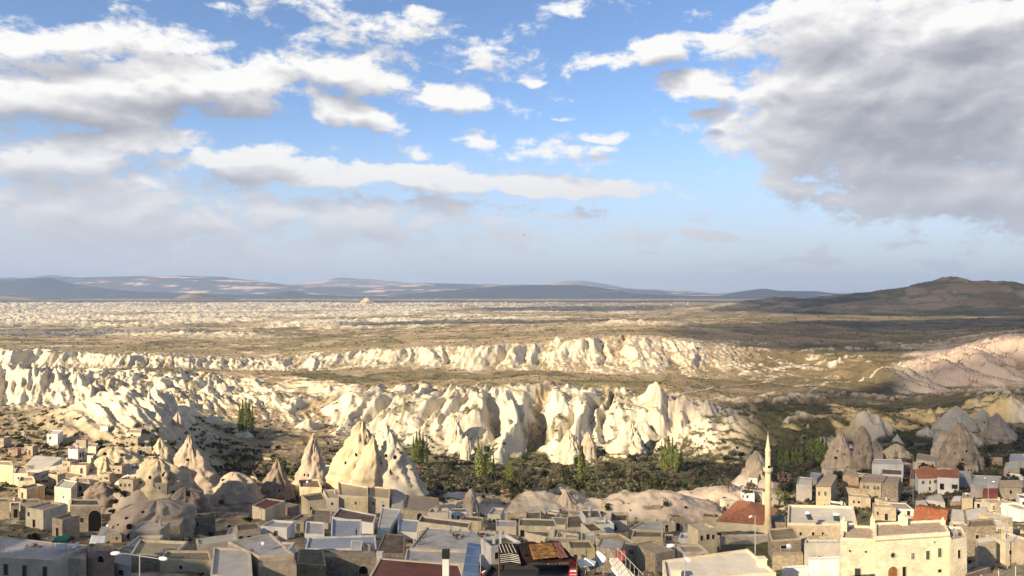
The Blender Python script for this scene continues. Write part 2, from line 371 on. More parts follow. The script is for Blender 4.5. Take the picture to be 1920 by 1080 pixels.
rock = np.maximum(rock, M['ocm'] * sst(.64, .78, M['oc'] + .18 * n_mid + .1 * n_fine) * .85)
near = (1 - sst(300, 360, Y)) * sst(.30, .62, .5 * n_mid + .7 * n_fine + .75 * slope + .12 * (1 - sst(400, 700, px)))
rock = np.maximum(rock, near * .8)
hillrock = sst(3, 12, M['hill']) * sst(.22, .4, n_big + .5 * fbm(X / 60, Y / 60, 3, 90)) * .35
rock = np.maximum(rock, hillrock)
rock = np.clip(rock, 0, 1)
def colr(r, g, b): return np.array([r, g, b])
def mixc(a, b, t): return a + (b - a) * t[..., None]
soil = mixc(colr(.42, .315, .19)[None, None], colr(.30, .23, .14)[None, None], sst(-.4, .4, n_mid + .4 * n_big))
soil = mixc(soil, colr(.40, .30, .19)[None, None], sst(.15, .5, n_big) * .7)
greenish = sst(-.25, .3, fbm(X / 80, Y / 60, 4, 91) + .55 * bump1(M['st0'], 5.2, 8.6, .5) * sst(500, 900, px) - .15 + .35 * sst(1300, 1500, px) + .6 * bump1(M['st0'], 5.3, 7.9, .4) * sst(780, 1000, px))
soil = mixc(soil, colr(.085, .092, .038)[None, None], greenish * .85 * (1 - .45 * sst(620, 900, Y)))
soil = mixc(soil, colr(.14, .118, .082)[None, None], sst(3, 20, M['hill']) * .8)
tuff = mixc(colr(.60, .52, .39)[None, None], colr(.74, .66, .49)[None, None], sst(-.3, .3, n_mid))
pink = np.clip(sst(1650, 1800, px) * M['wide2'] + .35 * sst(1050, 1350, px) + .5 * (1 - sst(290, 330, Y)), 0, 1)
tuff = mixc(tuff, colr(.52, .39, .32)[None, None], pink * .85)
yel = sst(1400, 1500, px) * (1 - sst(1880, 1920, px)) * bump1(M['st0'], 8.0, 10.6, .4) * sst(-.05, .2, n_mid + n_big)
tuff = mixc(tuff, colr(.50, .36, .13)[None, None], yel * .7)
warm = sst(700, 1100, Y) * (1 - .95 * sst(1080, 1420, px)) * (1 - sst(2, 10, M['hill']))  # warm tint held back on the right, part of the shade painted there
soil = mixc(soil, colr(.50, .385, .225)[None, None], warm * .55)
soil = soil * (1 - .38 * sst(1250, 1450, px) * sst(330, 420, Y))[..., None]  # right side soil darkened, shade painted into its colour
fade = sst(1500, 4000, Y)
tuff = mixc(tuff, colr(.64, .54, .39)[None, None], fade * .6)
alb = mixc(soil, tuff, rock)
def grid_mesh(name, X, Y, Z, mtl, col=None, attrs=None):
    nr, nc = X.shape
    me = bpy.data.meshes.new(name)
    co = np.stack([X, Y, Z], -1).reshape(-1, 3).astype(np.float32)
    idx = np.arange(nr * nc).reshape(nr, nc)
    q = np.stack([idx[:-1, :-1], idx[:-1, 1:], idx[1:, 1:], idx[1:, :-1]], -1).reshape(-1, 4)
    me.vertices.add(len(co)); me.vertices.foreach_set('co', co.ravel())
    me.loops.add(q.size); me.loops.foreach_set('vertex_index', q.ravel().astype(np.int32))
    me.polygons.add(len(q)); me.polygons.foreach_set('loop_start', np.arange(0, q.size, 4, dtype=np.int32))
    me.polygons.foreach_set('loop_total', np.full(len(q), 4, np.int32))
    me.update(); me.validate()
    me.polygons.foreach_set('use_smooth', np.ones(len(q), bool))
    if col is not None:
        a = me.color_attributes.new('alb', 'FLOAT_COLOR', 'POINT')
        c4 = np.concatenate([col.reshape(-1, 3), np.ones((len(co), 1))], 1).astype(np.float32)
        a.data.foreach_set('color', c4.ravel())
    for k, v in (attrs or {}).items():
        a = me.attributes.new(k, 'FLOAT', 'POINT'); a.data.foreach_set('value', v.reshape(-1).astype(np.float32))
    me.materials.append(mtl)
    o = bpy.data.objects.new(name, me); C.objects.link(o); return o

def ground_material(name='ground_earth_and_tuff', fields=True):
    m, nt, b = new_mat(name); N, L = nt.nodes, nt.links
    at = N.new('ShaderNodeAttribute'); at.attribute_name = 'alb'
    rk = N.new('ShaderNodeAttribute'); rk.attribute_name = 'rock'
    fl = N.new('ShaderNodeAttribute'); fl.attribute_name = 'field'
    geo = N.new('ShaderNodeNewGeometry')
    def noise(scale, detail=8, rough=.6, vec=None):
        n = N.new('ShaderNodeTexNoise'); n.inputs['Scale'].default_value = scale; n.inputs['Detail'].default_value = detail
        n.inputs['Roughness'].default_value = rough; L.new(vec or geo.outputs['Position'], n.inputs['Vector']); return n.outputs[0]
    def mrange(v, a, b_, c, d):
        n = N.new('ShaderNodeMapRange'); L.new(v, n.inputs[0])
        for i, q in enumerate((a, b_, c, d)): n.inputs[i + 1].default_value = q
        return n.outputs[0]
    def mul(c, v):
        n = N.new('ShaderNodeMix'); n.data_type = 'RGBA'; n.blend_type = 'MULTIPLY'; n.inputs[0].default_value = 1
        L.new(c, n.inputs[6]); L.new(v, n.inputs[7]); return n.outputs[2]
    def mix(f, a, c):
        n = N.new('ShaderNodeMix'); n.data_type = 'RGBA'; L.new(f, n.inputs[0]); L.new(a, n.inputs[6])
        if isinstance(c, tuple): n.inputs[7].default_value = c
        else: L.new(c, n.inputs[7])
        return n.outputs[2]
    def mth(op, a, b2):
        n = N.new('ShaderNodeMath'); n.operation = op; n.use_clamp = op != 'SUBTRACT'
        for i, q in enumerate((a, b2)):
            if isinstance(q, (int, float)): n.inputs[i].default_value = q
            else: L.new(q, n.inputs[i])
        return n.outputs[0]
    col = at.outputs['Color']
    inv = mth('SUBTRACT', 1.0, rk.outputs['Fac'])
    # small scrub, stones and grass on the soil
    n1 = noise(.45, 9, .7); n2 = noise(.07, 8, .65)
    spk = mrange(n1, .54, .66, 0, .8); spk = mth('MULTIPLY', spk, inv)
    col = mix(spk, col, (.055, .052, .028, 1))
    pale = mrange(noise(.22, 9, .72), .60, .70, 0, .6); pale = mth('MULTIPLY', pale, inv)
    col = mix(pale, col, (.38, .29, .19, 1))
    # fields with dark hedge banks, on the plain
    mp = N.new('ShaderNodeMapping'); L.new(geo.outputs['Position'], mp.inputs[0]); mp.inputs['Scale'].default_value = (.011, .0085, 0); mp.inputs['Rotation'].default_value = (0, 0, .45)
    nw = N.new('ShaderNodeTexNoise'); nw.inputs['Scale'].default_value = .006; L.new(geo.outputs['Position'], nw.inputs['Vector'])
    va_ = N.new('ShaderNodeVectorMath'); va_.operation = 'ADD'; L.new(mp.outputs[0], va_.inputs[0]); L.new(nw.outputs['Color'], va_.inputs[1])
    vo_ = N.new('ShaderNodeTexVoronoi'); vo_.inputs['Scale'].default_value = 1; L.new(va_.outputs[0], vo_.inputs['Vector'])
    ve = N.new('ShaderNodeTexVoronoi'); ve.feature = 'DISTANCE_TO_EDGE'; ve.inputs['Scale'].default_value = 1; L.new(va_.outputs[0], ve.inputs['Vector'])
    sp = N.new('ShaderNodeSeparateColor'); L.new(vo_.outputs['Color'], sp.inputs[0])
    fr = N.new('ShaderNodeValToRGB'); L.new(sp.outputs[0], fr.inputs[0]); fr.color_ramp.interpolation = 'CONSTANT'
    for i, (p_, c_) in enumerate([(0, (.22, .185, .09)), (.2, (.37, .27, .16)), (.38, (.27, .21, .125)), (.55, (.47, .34, .22)), (.72, (.15, .145, .065)), (.85, (.42, .33, .19))]):
        el = fr.color_ramp.elements[i] if i < 2 else fr.color_ramp.elements.new(p_)
        el.position = p_; el.color = c_ + (1,)
    ff = mth('MULTIPLY', mth('MULTIPLY', fl.outputs['Fac'], inv), .8)
    col = mix(ff, col, fr.outputs[0])
    edge = mrange(ve.outputs['Distance'], .03, .10, .9, 0); edge = mth('MULTIPLY', mth('MULTIPLY', edge, fl.outputs['Fac']), inv)
    edge = mth('MULTIPLY', edge, mrange(n2, .42, .58, 0, 1))
    col = mix(edge, col, (.06, .058, .032, 1))
    # streaks and grain in the rock
    mp2 = N.new('ShaderNodeMapping'); L.new(geo.outputs['Position'], mp2.inputs[0]); mp2.inputs['Scale'].default_value = (.35, .12, .9)
    st_ = noise(1.0, 9, .7, mp2.outputs[0]); stv = mrange(st_, .32, .68, .80, 1.10)
    cb = N.new('ShaderNodeCombineColor')
    for i in range(3): L.new(stv, cb.inputs[i])
    col = mul(col, cb.outputs[0])
    L.new(col, b.inputs['Base Color'])
    bp = N.new('ShaderNodeBump'); bp.inputs['Strength'].default_value = .55; bp.inputs['Distance'].default_value = 1.2
    L.new(noise(.35, 10, .7), bp.inputs['Height']); L.new(bp.outputs[0], b.inputs['Normal'])
    b.inputs['Specular IOR Level'].default_value = .05; b.inputs['Roughness'].default_value = 1
    return m
field = sst(620, 760, Y) * (1 - rock) * (1 - .7 * M['wide2']) * (1 - .45 * sst(1150, 1450, px))  # field colours muted on the right along with the painted shade
gmat = ground_material()
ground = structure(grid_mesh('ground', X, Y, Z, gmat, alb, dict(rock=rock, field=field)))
# the ground goes on at the sides and behind, coarser
def coarse_height(x, y):
    r = np.hypot(x, y)
    return -34 - 110 * sst(60, 600, r) - 15 * sst(600, 8000, r) + 10 * fbm(x / 300, y / 300, 4, 7) * sst(100, 900, r) - 3
ang = np.concatenate([np.radians(np.linspace(47, 313, 120))]); rr = np.geomspace(8, 26000, 70)
A_, R_ = np.meshgrid(ang, rr); Xc = np.sin(A_) * R_; Yc = np.cos(A_) * R_
Zc = coarse_height(Xc, Yc)
colc = np.broadcast_to(colr(.2, .15, .095)[None, None], Xc.shape + (3,)).copy()
colc = mixc(colc, colr(.5, .42, .32)[None, None], sst(.1, .3, fbm(Xc / 200, Yc / 200, 4, 3)))
ground2 = structure(grid_mesh('surrounding_ground', Xc, Yc, Zc, gmat, colc, dict(rock=np.zeros_like(Zc), field=sst(600, 1000, R_))))

# ------------------------------------------------------------------ far hills (rows read along the skyline)
def far_ridge(name, D, depth, prof, seed, col_a, col_b, patch_lo=.1, patch_hi=.35, amp=1.0, foot=-150):
    pxp = np.linspace(-500, 2420, 560); t = np.linspace(0, 1, 46)
    P, T = np.meshgrid(pxp, t)
    xs = [p for p, r in prof]; rs = [r for p, r in prof]
    row = np.interp(P, xs, rs)
    top = -(row - 540) / F * (D + depth * .5)
    prf = np.where(T < .5, np.sin(T * np.pi) ** .85, np.sin(T * np.pi))
    Yr = D + depth * T; Xr = (P - 960) / F * (D + depth * .5)
    n = fbm(Xr / (D * .05), Yr / (D * .05), 5, seed); rg = ridged(Xr / (D * .045), Yr / (D * .08), 4, seed + 5, .6)
    hgt = (top - foot)
    Zr = foot + hgt * np.clip(prf * (1 + amp * .05 * n) + amp * .26 * (rg - .45) * np.sin(T * np.pi) * (1 - prf ** 3) , -.2, 1.4)
    tt = sst(patch_lo, patch_hi, fbm(Xr / (D * .07), Zr / 90 + Yr / (D * .05), 5, seed + 9, .6) + .0 * P)
    cc = mixc(np.broadcast_to(np.array(col_a)[None, None], P.shape + (3,)), np.array(col_b)[None, None], tt)  # pale patches paint sunlit ground, the dark base paints cloud shade
    o = grid_mesh(name, Xr, Yr, Zr, gmat, cc, dict(rock=np.ones_like(Zr), field=np.zeros_like(Zr)))
    return structure(o)
far_ridge('far_mountains', 19000, 5000, [(-500, 545), (480, 560), (560, 533), (640, 520), (700, 524), (760, 530), (900, 538), (1000, 536), (1040, 529), (1085, 525), (1130, 532), (1180, 541), (1280, 545), (1360, 552), (1450, 556), (2420, 556)],
          3, (.13, .12, .12), (.62, .42, .32), -.1, .25, .6)
far_ridge('mesa_hills', 14500, 2500, [(-500, 530), (0, 521), (60, 519), (100, 516), (150, 521), (220, 518), (340, 517), (420, 519), (480, 527), (540, 534), (700, 540), (740, 534), (800, 531), (920, 533), (1000, 534), (1100, 536), (1200, 543), (1290, 547), (1350, 553), (1420, 560), (2420, 560)],
          13, (.075, .075, .08), (.66, .46, .34), .08, .30, .8)
far_ridge('valley_hills', 11500, 1600, [(-500, 527), (0, 524), (90, 520), (130, 532), (230, 545), (330, 549), (440, 553), (520, 550), (545, 546), (580, 552), (660, 557), (700, 556), (800, 548), (900, 540), (980, 535), (1080, 534), (1140, 541), (1190, 550), (1280, 555), (1360, 555), (1380, 548), (1430, 541), (1460, 545), (1530, 546), (1560, 551), (1700, 556), (2420, 558)],
          23, (.04, .045, .05), (.20, .16, .13), .2, .45, .9)
far_ridge('low_hills', 7600, 900, [(-500, 546), (-60, 548), (0, 551), (60, 558), (180, 566), (330, 566), (355, 551), (375, 549), (400, 556), (440, 563), (600, 566), (1300, 567), (1500, 562), (1650, 560), (2420, 560)],
          33, (.16, .13, .09), (.30, .24, .17), .0, .3, .4, -140)
# ------------------------------------------------------------------ unseen rock masses and clouds, added out of frame to cast shade
def rock_mass(name, cx, cy, zb, zt, rx, ry, rot, seed, mtl, seg=72, rings=40, taper=.55, rough=.22):
    bm = bmesh.new(); rows = []
    for i in range(rings + 1):
        t = i / rings; z = zb + (zt - zb) * (1 - (1 - t) ** 1.15)
        rr_ = (1 - t * (1 - taper)) if t < .8 else (1 - .8 * (1 - taper)) * math.sqrt(max(0, 1 - ((t - .8) / .2) ** 2))
        row = []
        for j in range(seg):
            a = 2 * math.pi * j / seg
            n = mnoise.fractal(Vector((math.cos(a) * 2.2 + seed, math.sin(a) * 2.2, z * .03)), 1, 2.1, 5)
            n2 = mnoise.fractal(Vector((math.cos(a) * 7 + seed, math.sin(a) * 7, z * .05)), 1, 2.1, 4)
            k = rr_ * (1 + rough * n + rough * .35 * n2)
            px_, py_ = rx * k * math.cos(a), ry * k * math.sin(a)
            row.append(bm.verts.new((cx + px_ * math.cos(rot) - py_ * math.sin(rot), cy + px_ * math.sin(rot) + py_ * math.cos(rot), z + 1.5 * n * (t > .1))))
        rows.append(row)
    for i in range(rings):
        for j in range(seg):
            bm.faces.new((rows[i][j], rows[i][(j + 1) % seg], rows[i + 1][(j + 1) % seg], rows[i + 1][j]))
    bm.faces.new(rows[-1])
    me = bpy.data.meshes.new(name); bm.to_mesh(me); bm.free(); me.materials.append(mtl)
    for p in me.polygons: p.use_smooth = True
    o = bpy.data.objects.new(name, me); C.objects.link(o); return o
tuff_m = mat('tuff_rock', (.47, .39, .29), var=.22, scale=.12, bump=.6, bscale=.5)
_ax, _ay = -math.sin(SUN_AZ), -math.cos(SUN_AZ)
def shade_rock_pos(a, c): return (_ax * a - _ay * c, _ay * a + _ax * c)
for (a, c, rx, ry, zt, sd_) in [(-110, 84, 26, 24, 14, 1), (-116, 118, 34, 34, 26, 2), (-110, 156, 34, 32, 22, 3), (-104, 196, 28, 26, 8, 4)]:
    x_, y_ = shade_rock_pos(a, c)
    structure(rock_mass('shade_rock', x_, y_, -120, zt, rx, ry, .56, sd_ * 3.3, tuff_m))  # added beside the viewpoint, out of view, shaped to shade the village
cloud_m, _nt, _b = new_mat('shade_cloud_white'); _b.inputs['Base Color'].default_value = (.85, .86, .88, 1); _b.inputs['Roughness'].default_value = 1
_cn = cloud_m.node_tree; _tr = _cn.nodes.new('ShaderNodeBsdfTransparent'); _mx = _cn.nodes.new('ShaderNodeMixShader'); _mx.inputs[0].default_value = .42   # thin added clouds let part of the sun through
_cn.links.new(_tr.outputs[0], _mx.inputs[1]); _cn.links.new(_b.outputs[0], _mx.inputs[2]); _cn.links.new(_mx.outputs[0], _cn.nodes['Material Output'].inputs[0])
def cloud(tx, ty, rx, ry, seed, h=1350, rot=0.0, tz=-105, rag=.34, th=70):
    k = (h - tz) / math.tan(SUN_EL)
    cx, cy = tx + math.sin(SUN_AZ) * k, ty + math.cos(SUN_AZ) * k
    bm = bmesh.new(); bmesh.ops.create_icosphere(bm, subdivisions=5, radius=1)
    for v in bm.verts:
        p = v.co.copy()
        n = mnoise.fractal(p * 1.6 + Vector((seed, seed * 2, 0)), 1, 2.0, 6)
        n2 = mnoise.fractal(p * 5 + Vector((seed, 0, 3)), 1, 2.0, 4)
        s_ = 1 + rag * n + .08 * n2
        q = Vector((p.x * rx * s_, p.y * ry * s_, p.z * th * s_ if p.z > 0 else p.z * th * .35))
        v.co = (cx + q.x * math.cos(rot) - q.y * math.sin(rot), cy + q.x * math.sin(rot) + q.y * math.cos(rot), h + q.z)
    me = bpy.data.meshes.new('cloud'); bm.to_mesh(me); bm.free(); me.materials.append(cloud_m)
    for f_ in me.polygons: f_.use_smooth = True
    o = bpy.data.objects.new('cloud', me); C.objects.link(o); return structure(o)
for args in [(-36, 178, 108, 64, 8, 900, 0, -62, .16, 12), (285, 420, 180, 105, 7, 1350, 0, -105, .3, 30), (570, 600, 330, 220, 1), (1230, 1500, 800, 600, 2), (1600, 1900, 700, 500, 9), (3100, 3300, 1900, 1150, 3), (-1300, 1850, 520, 150, 4), (-150, 2350, 430, 150, 5), (1300, 4700, 1500, 900, 6, 2700)]:
    cloud(*args)  # unseen clouds, each placed and sized for the shade it throws
# ------------------------------------------------------------------ reading the ground and placing things
ROWS = 540 - Z / Y * F
def ground_D(px_, row):
    j = int(np.clip(np.searchsorted(pxs, px_), 1, len(pxs) - 1))
    col_ = ROWS[:, j]; k = np.where(col_ <= row)[0]
    k = k[k > 3]
    return float(ys[k[0]]) if len(k) else 400.
def gz(x, y):
    p = 960 + F * x / max(y, 30); j = int(np.clip(np.searchsorted(pxs, p) - 1, 0, len(pxs) - 2)); i = int(np.clip(np.searchsorted(ys, y) - 1, 0, len(ys) - 2))
    a = (p - pxs[j]) / (pxs[j + 1] - pxs[j]); b = (y - ys[i]) / (ys[i + 1] - ys[i])
    return float((Z[i, j] * (1 - a) + Z[i, j + 1] * a) * (1 - b) + (Z[i + 1, j] * (1 - a) + Z[i + 1, j + 1] * a) * b)
def at(px_, row, D): return Vector(((px_ - 960) / F * D, D, -(row - 540) / F * D))
def on_ground(px_, row=None, D=None):
    D = D or ground_D(px_, row); x = (px_ - 960) / F * D
    return Vector((x, D, gz(x, D)))

class MB:
    def __init__(s): s.v = []; s.f = []
    def quadbox(s, c8):
        n = len(s.v); s.v += [tuple(c) for c in c8]
        s.f += [tuple(n + i for i in q) for q in ((3, 2, 1, 0), (4, 5, 6, 7), (0, 1, 5, 4), (1, 2, 6, 5), (2, 3, 7, 6), (3, 0, 4, 7))]
    def box(s, x0, x1, y0, y1, z0, z1):
        s.quadbox([(x0, y0, z0), (x1, y0, z0), (x1, y1, z0), (x0, y1, z0), (x0, y0, z1), (x1, y0, z1), (x1, y1, z1), (x0, y1, z1)])
    def obox(s, p, ux, w, d, h, z0=0):
        """box centred at p (foot), ux = direction of its width"""
        ux = Vector((ux[0], ux[1], 0)).normalized(); uy = Vector((-ux.y, ux.x, 0))
        c = [p + ux * a * w / 2 + uy * b * d / 2 + Vector((0, 0, z)) for z in (z0, z0 + h) for a, b in ((-1, -1), (1, -1), (1, 1), (-1, 1))]
        s.quadbox(c)
    def prism(s, poly, z0, z1, top=True):
        n = len(s.v); k = len(poly)
        z0s = z0 if hasattr(z0, '__len__') else [z0] * k; z1s = z1 if hasattr(z1, '__len__') else [z1] * k
        s.v += [(p[0], p[1], z) for p, z in zip(poly, z0s)] + [(p[0], p[1], z) for p, z in zip(poly, z1s)]
        for i in range(k): s.f.append((n + i, n + (i + 1) % k, n + k + (i + 1) % k, n + k + i))
        if top: s.f.append(tuple(n + k + i for i in range(k))); s.f.append(tuple(n + i for i in reversed(range(k))))
    def tube(s, a, b, r0, r1=None, n=8):
        r1 = r0 if r1 is None else r1; a = Vector(a); b = Vector(b); d = (b - a).normalized()
        u = d.orthogonal().normalized(); w = d.cross(u); k = len(s.v)
        for p, r in ((a, r0), (b, r1)):
            for i in range(n):
                t = 2 * math.pi * i / n; s.v.append(tuple(p + (u * math.cos(t) + w * math.sin(t)) * r))
        for i in range(n): s.f.append((k + i, k + (i + 1) % n, k + n + (i + 1) % n, k + n + i))
        s.f.append(tuple(k + i for i in reversed(range(n)))); s.f.append(tuple(k + n + i for i in range(n)))
    def lathe(s, prof, c=(0, 0, 0), n=20, sx=1, sy=1):
        k = len(s.v)
        for r, z in prof:
            for i in range(n):
                t = 2 * math.pi * i / n; s.v.append((c[0] + r * math.cos(t) * sx, c[1] + r * math.sin(t) * sy, c[2] + z))
        for j in range(len(prof) - 1):
            for i in range(n): s.f.append((k + j * n + i, k + j * n + (i + 1) % n, k + (j + 1) * n + (i + 1) % n, k + (j + 1) * n + i))
        s.f.append(tuple(k + i for i in reversed(range(n)))); m_ = k + (len(prof) - 1) * n; s.f.append(tuple(m_ + i for i in range(n)))
    def mesh(s, name, mtl, smooth=False, bevel=0):
        me = bpy.data.meshes.new(name); me.from_pydata(s.v, [], s.f); me.update(); me.materials.append(mtl)
        if smooth:
            for p in me.polygons: p.use_smooth = True
        return me
    def build(s, name, mtl, parent=None, smooth=False, loc=None):
        o = bpy.data.objects.new(name, s.mesh(name, mtl, smooth)); C.objects.link(o)
        if parent is not None: o.parent = parent
        if loc is not None: o.location = loc
        return o
def tag(o, label, cat, group=None, kind=None):
    if label: o['label'] = label
    if cat: o['category'] = cat
    if group: o['group'] = group
    if kind: o['kind'] = kind
    return o
def thing(name, label, cat, loc, rz=0, group=None):
    o = bpy.data.objects.new(name, None); C.objects.link(o); o.location = loc; o.rotation_euler = (0, 0, rz)
    o.empty_display_size = .5
    return tag(o, label, cat, group)
def dup(root, loc, rz=0, scale=1, label=None, group=None):
    r = root.copy(); C.objects.link(r); r.location = loc; r.rotation_euler = (0, 0, rz); r.scale = (scale,) * 3 if not hasattr(scale, '__len__') else scale
    if label: r['label'] = label
    if group: r['group'] = group
    for ch in root.children:
        c = ch.copy(); C.objects.link(c); c.parent = r
        for g in ch.children:
            d = g.copy(); C.objects.link(d); d.parent = c
    return r

# ------------------------------------------------------------------ materials of the village
def stone_mat(name, col, scale=2.2, depth=.5, var=.35, sq=(1, 1, 1.5), mortar=.55):
    m, nt, b = new_mat(name); N, L = nt.nodes, nt.links
    g = N.new('ShaderNodeNewGeometry'); mp = N.new('ShaderNodeMapping'); mp.inputs['Scale'].default_value = tuple(scale * q for q in sq)
    L.new(g.outputs['Position'], mp.inputs[0])
    v = N.new('ShaderNodeTexVoronoi'); v.inputs['Scale'].default_value = 1; v.inputs['Randomness'].default_value = .85; L.new(mp.outputs[0], v.inputs['Vector'])
    sp = N.new('ShaderNodeSeparateColor'); L.new(v.outputs['Color'], sp.inputs[0])
    r = N.new('ShaderNodeValToRGB'); L.new(sp.outputs[0], r.inputs[0])
    r.color_ramp.elements[0].color = tuple(c * (1 - var) for c in col) + (1,); r.color_ramp.elements[1].color = tuple(min(1, c * (1 + var * .7)) for c in col) + (1,)
    ve = N.new('ShaderNodeTexVoronoi'); ve.feature = 'DISTANCE_TO_EDGE'; ve.inputs['Scale'].default_value = 1; ve.inputs['Randomness'].default_value = .85; L.new(mp.outputs[0], ve.inputs['Vector'])
    mr_ = N.new('ShaderNodeMapRange'); L.new(ve.outputs[0], mr_.inputs[0]); mr_.inputs[1].default_value = .0; mr_.inputs[2].default_value = .09; mr_.inputs[3].default_value = mortar; mr_.inputs[4].default_value = 0
    mx = N.new('ShaderNodeMix'); mx.data_type = 'RGBA'; L.new(mr_.outputs[0], mx.inputs[0]); L.new(r.outputs[0], mx.inputs[6]); mx.inputs[7].default_value = tuple(c * .45 for c in col) + (1,)
    n = N.new('ShaderNodeTexNoise'); n.inputs['Scale'].default_value = .35; n.inputs['Detail'].default_value = 9; n.inputs['Roughness'].default_value = .7; L.new(g.outputs['Position'], n.inputs['Vector'])
    r2 = N.new('ShaderNodeMapRange'); L.new(n.outputs[0], r2.inputs[0]); r2.inputs[1].default_value = .3; r2.inputs[2].default_value = .7; r2.inputs[3].default_value = .7; r2.inputs[4].default_value = 1.15
    cc = N.new('ShaderNodeCombineColor')
    for i in range(3): L.new(r2.outputs[0], cc.inputs[i])
    mu = N.new('ShaderNodeMix'); mu.data_type = 'RGBA'; mu.blend_type = 'MULTIPLY'; mu.inputs[0].default_value = 1; L.new(mx.outputs[2], mu.inputs[6]); L.new(cc.outputs[0], mu.inputs[7])
    L.new(mu.outputs[2], b.inputs['Base Color'])
    bp = N.new('ShaderNodeBump'); bp.inputs['Strength'].default_value = depth; bp.inputs['Distance'].default_value = .12; L.new(ve.outputs[0], bp.inputs['Height']); L.new(bp.outputs[0], b.inputs['Normal'])
    return m
MT = dict(
 cream=mat('cream_plaster', (.66, .57, .42), var=.12, scale=.6, bump=.2, stain=(.40, .33, .23)),
 yellow=mat('yellow_limestone', (.62, .52, .33), var=.14, scale=.8, bump=.25, stain=(.38, .30, .18)),
 white=mat('white_plaster', (.76, .73, .67), var=.10, scale=.5, bump=.15, stain=(.48, .44, .38)),
 grey=mat('grey_plaster', (.46, .43, .39), var=.14, scale=.6, bump=.2, stain=(.24, .22, .20)),
 tan=mat('tan_plaster', (.50, .41, .29), var=.18, scale=.9, bump=.3, stain=(.26, .20, .14)),
 pink=mat('pink_tuff_block', (.42, .29, .21), var=.2, scale=1.0, bump=.3, stain=(.28, .2, .14)),
 stone=stone_mat('rubble_stone', (.46, .38, .27), var=.25, mortar=.4),
 dstone=stone_mat('dark_rubble_stone', (.33, .27, .20), var=.3, mortar=.45),
 ashlar=stone_mat('yellow_ashlar', (.76, .68, .50), scale=1.9, depth=.3, var=.12, sq=(.9, .9, 2.0), mortar=.3),
 earth=mat('earth_roof', (.17, .125, .09), var=.3, scale=.7, bump=.3, stain=(.24, .19, .13)),
 lwing=stone_mat('sunlit_rubble_stone', (.62, .54, .39), scale=2.0, var=.16, mortar=.3),  # lightened copy of the rubble stone, sunlight painted into the wing
 olive=mat('weathered_earth_roof', (.19, .165, .10), var=.25, scale=.7, bump=.3, stain=(.26, .22, .15)),
 gravel=mat('gravel_roof', (.46, .36, .27), var=.3, scale=3.5, bump=.5, stain=(.27, .2, .15)),
 concrete=mat('concrete_roof', (.50, .47, .42), var=.14, scale=.5, bump=.15, stain=(.30, .27, .23)),
 pale=mat('pale_screed_roof', (.56, .52, .45), var=.12, scale=.4, bump=.12, stain=(.42, .38, .32)),
 blue=mat('blue_grey_screed', (.37, .39, .43), var=.1, scale=.35, bump=.1, stain=(.30, .31, .33)),
 sand=mat('sandy_roof', (.46, .37, .25), var=.14, scale=.5, bump=.15, stain=(.34, .27, .18)),
 maroon=mat('maroon_painted_roof', (.17, .07, .055), var=.16, scale=.5, bump=.1, stain=(.22, .12, .09)),
 red=mat('red_painted_roof', (.26, .075, .06), var=.16, scale=.5, bump=.1, stain=(.22, .12, .09)),
 tile=mat('red_roof_tile', (.40, .165, .095), var=.3, scale=1.6, bump=.2, stain=(.24, .11, .07)),
 orange=mat('orange_roof_tile', (.40, .14, .065), var=.35, scale=1.2, bump=.2, stain=(.26, .11, .06)),
 dark=mat('painted_dark_opening', (.018, .015, .013), var=.2, spec=.1),  # flat near-black painted in for the unlit depth of openings
 glass=mat('window_glass', (.035, .045, .05), rough=.12, var=.1, spec=.5),
 greenglass=mat('green_window_glass', (.045, .085, .065), rough=.15, var=.1, spec=.5),
 frame=mat('pale_stone_trim', (.50, .44, .34), var=.08, scale=2),
 wood=mat('brown_wood', (.13, .065, .035), var=.25, scale=3),
 door=mat('orange_brown_door_wood', (.30, .13, .05), var=.3, scale=4, stain=(.16, .07, .03)),
 metal=mat('galvanised_metal', (.55, .55, .56), rough=.4, var=.06, metal=.6, spec=.5),
 black=mat('black_metal', (.03, .03, .03), rough=.5, var=.2),
 green=mat('teal_canvas', (.02, .115, .10), var=.12, scale=1.5),
 dgreen=mat('dark_green_netting', (.03, .06, .03), var=.2, scale=2),
 sheet=mat('white_canvas', (.78, .78, .76), var=.05, scale=1.2, bump=.1),
 bluemetal=mat('blue_painted_metal', (.06, .10, .20), rough=.6, var=.14, scale=1.1, spec=.4, stain=(.12, .18, .30)),
 rugbrown=mat('brown_woven_rug', (.026, .014, .010), var=.35, scale=3, bump=.3),
 rugorange=mat('orange_woven_rug', (.22, .115, .04), var=.55, scale=2.2, bump=.3, stain=(.14, .06, .03)),
 rugblack=mat('black_wool', (.022, .02, .02), var=.2, scale=3),
 rugwhite=mat('undyed_wool', (.50, .46, .38), var=.1, scale=3),
 redp=mat('red_enamel', (.55, .03, .025), rough=.4, var=.1, spec=.4),
 greenp=mat('green_cloth', (.05, .30, .16), var=.1), bluep=mat('blue_plastic', (.06, .22, .55), rough=.5, var=.1),
 yellowp=mat('yellow_machine_paint', (.55, .30, .03), rough=.5, var=.2),
 carpaint=mat('white_car_paint', (.72, .74, .76), rough=.25, var=.03, spec=.5),
 skin=mat('skin', (.45, .27, .19), var=.05), cloth=mat('dark_clothes', (.05, .05, .07), var=.2), shirt=mat('pale_shirt', (.62, .60, .58), var=.1),
)
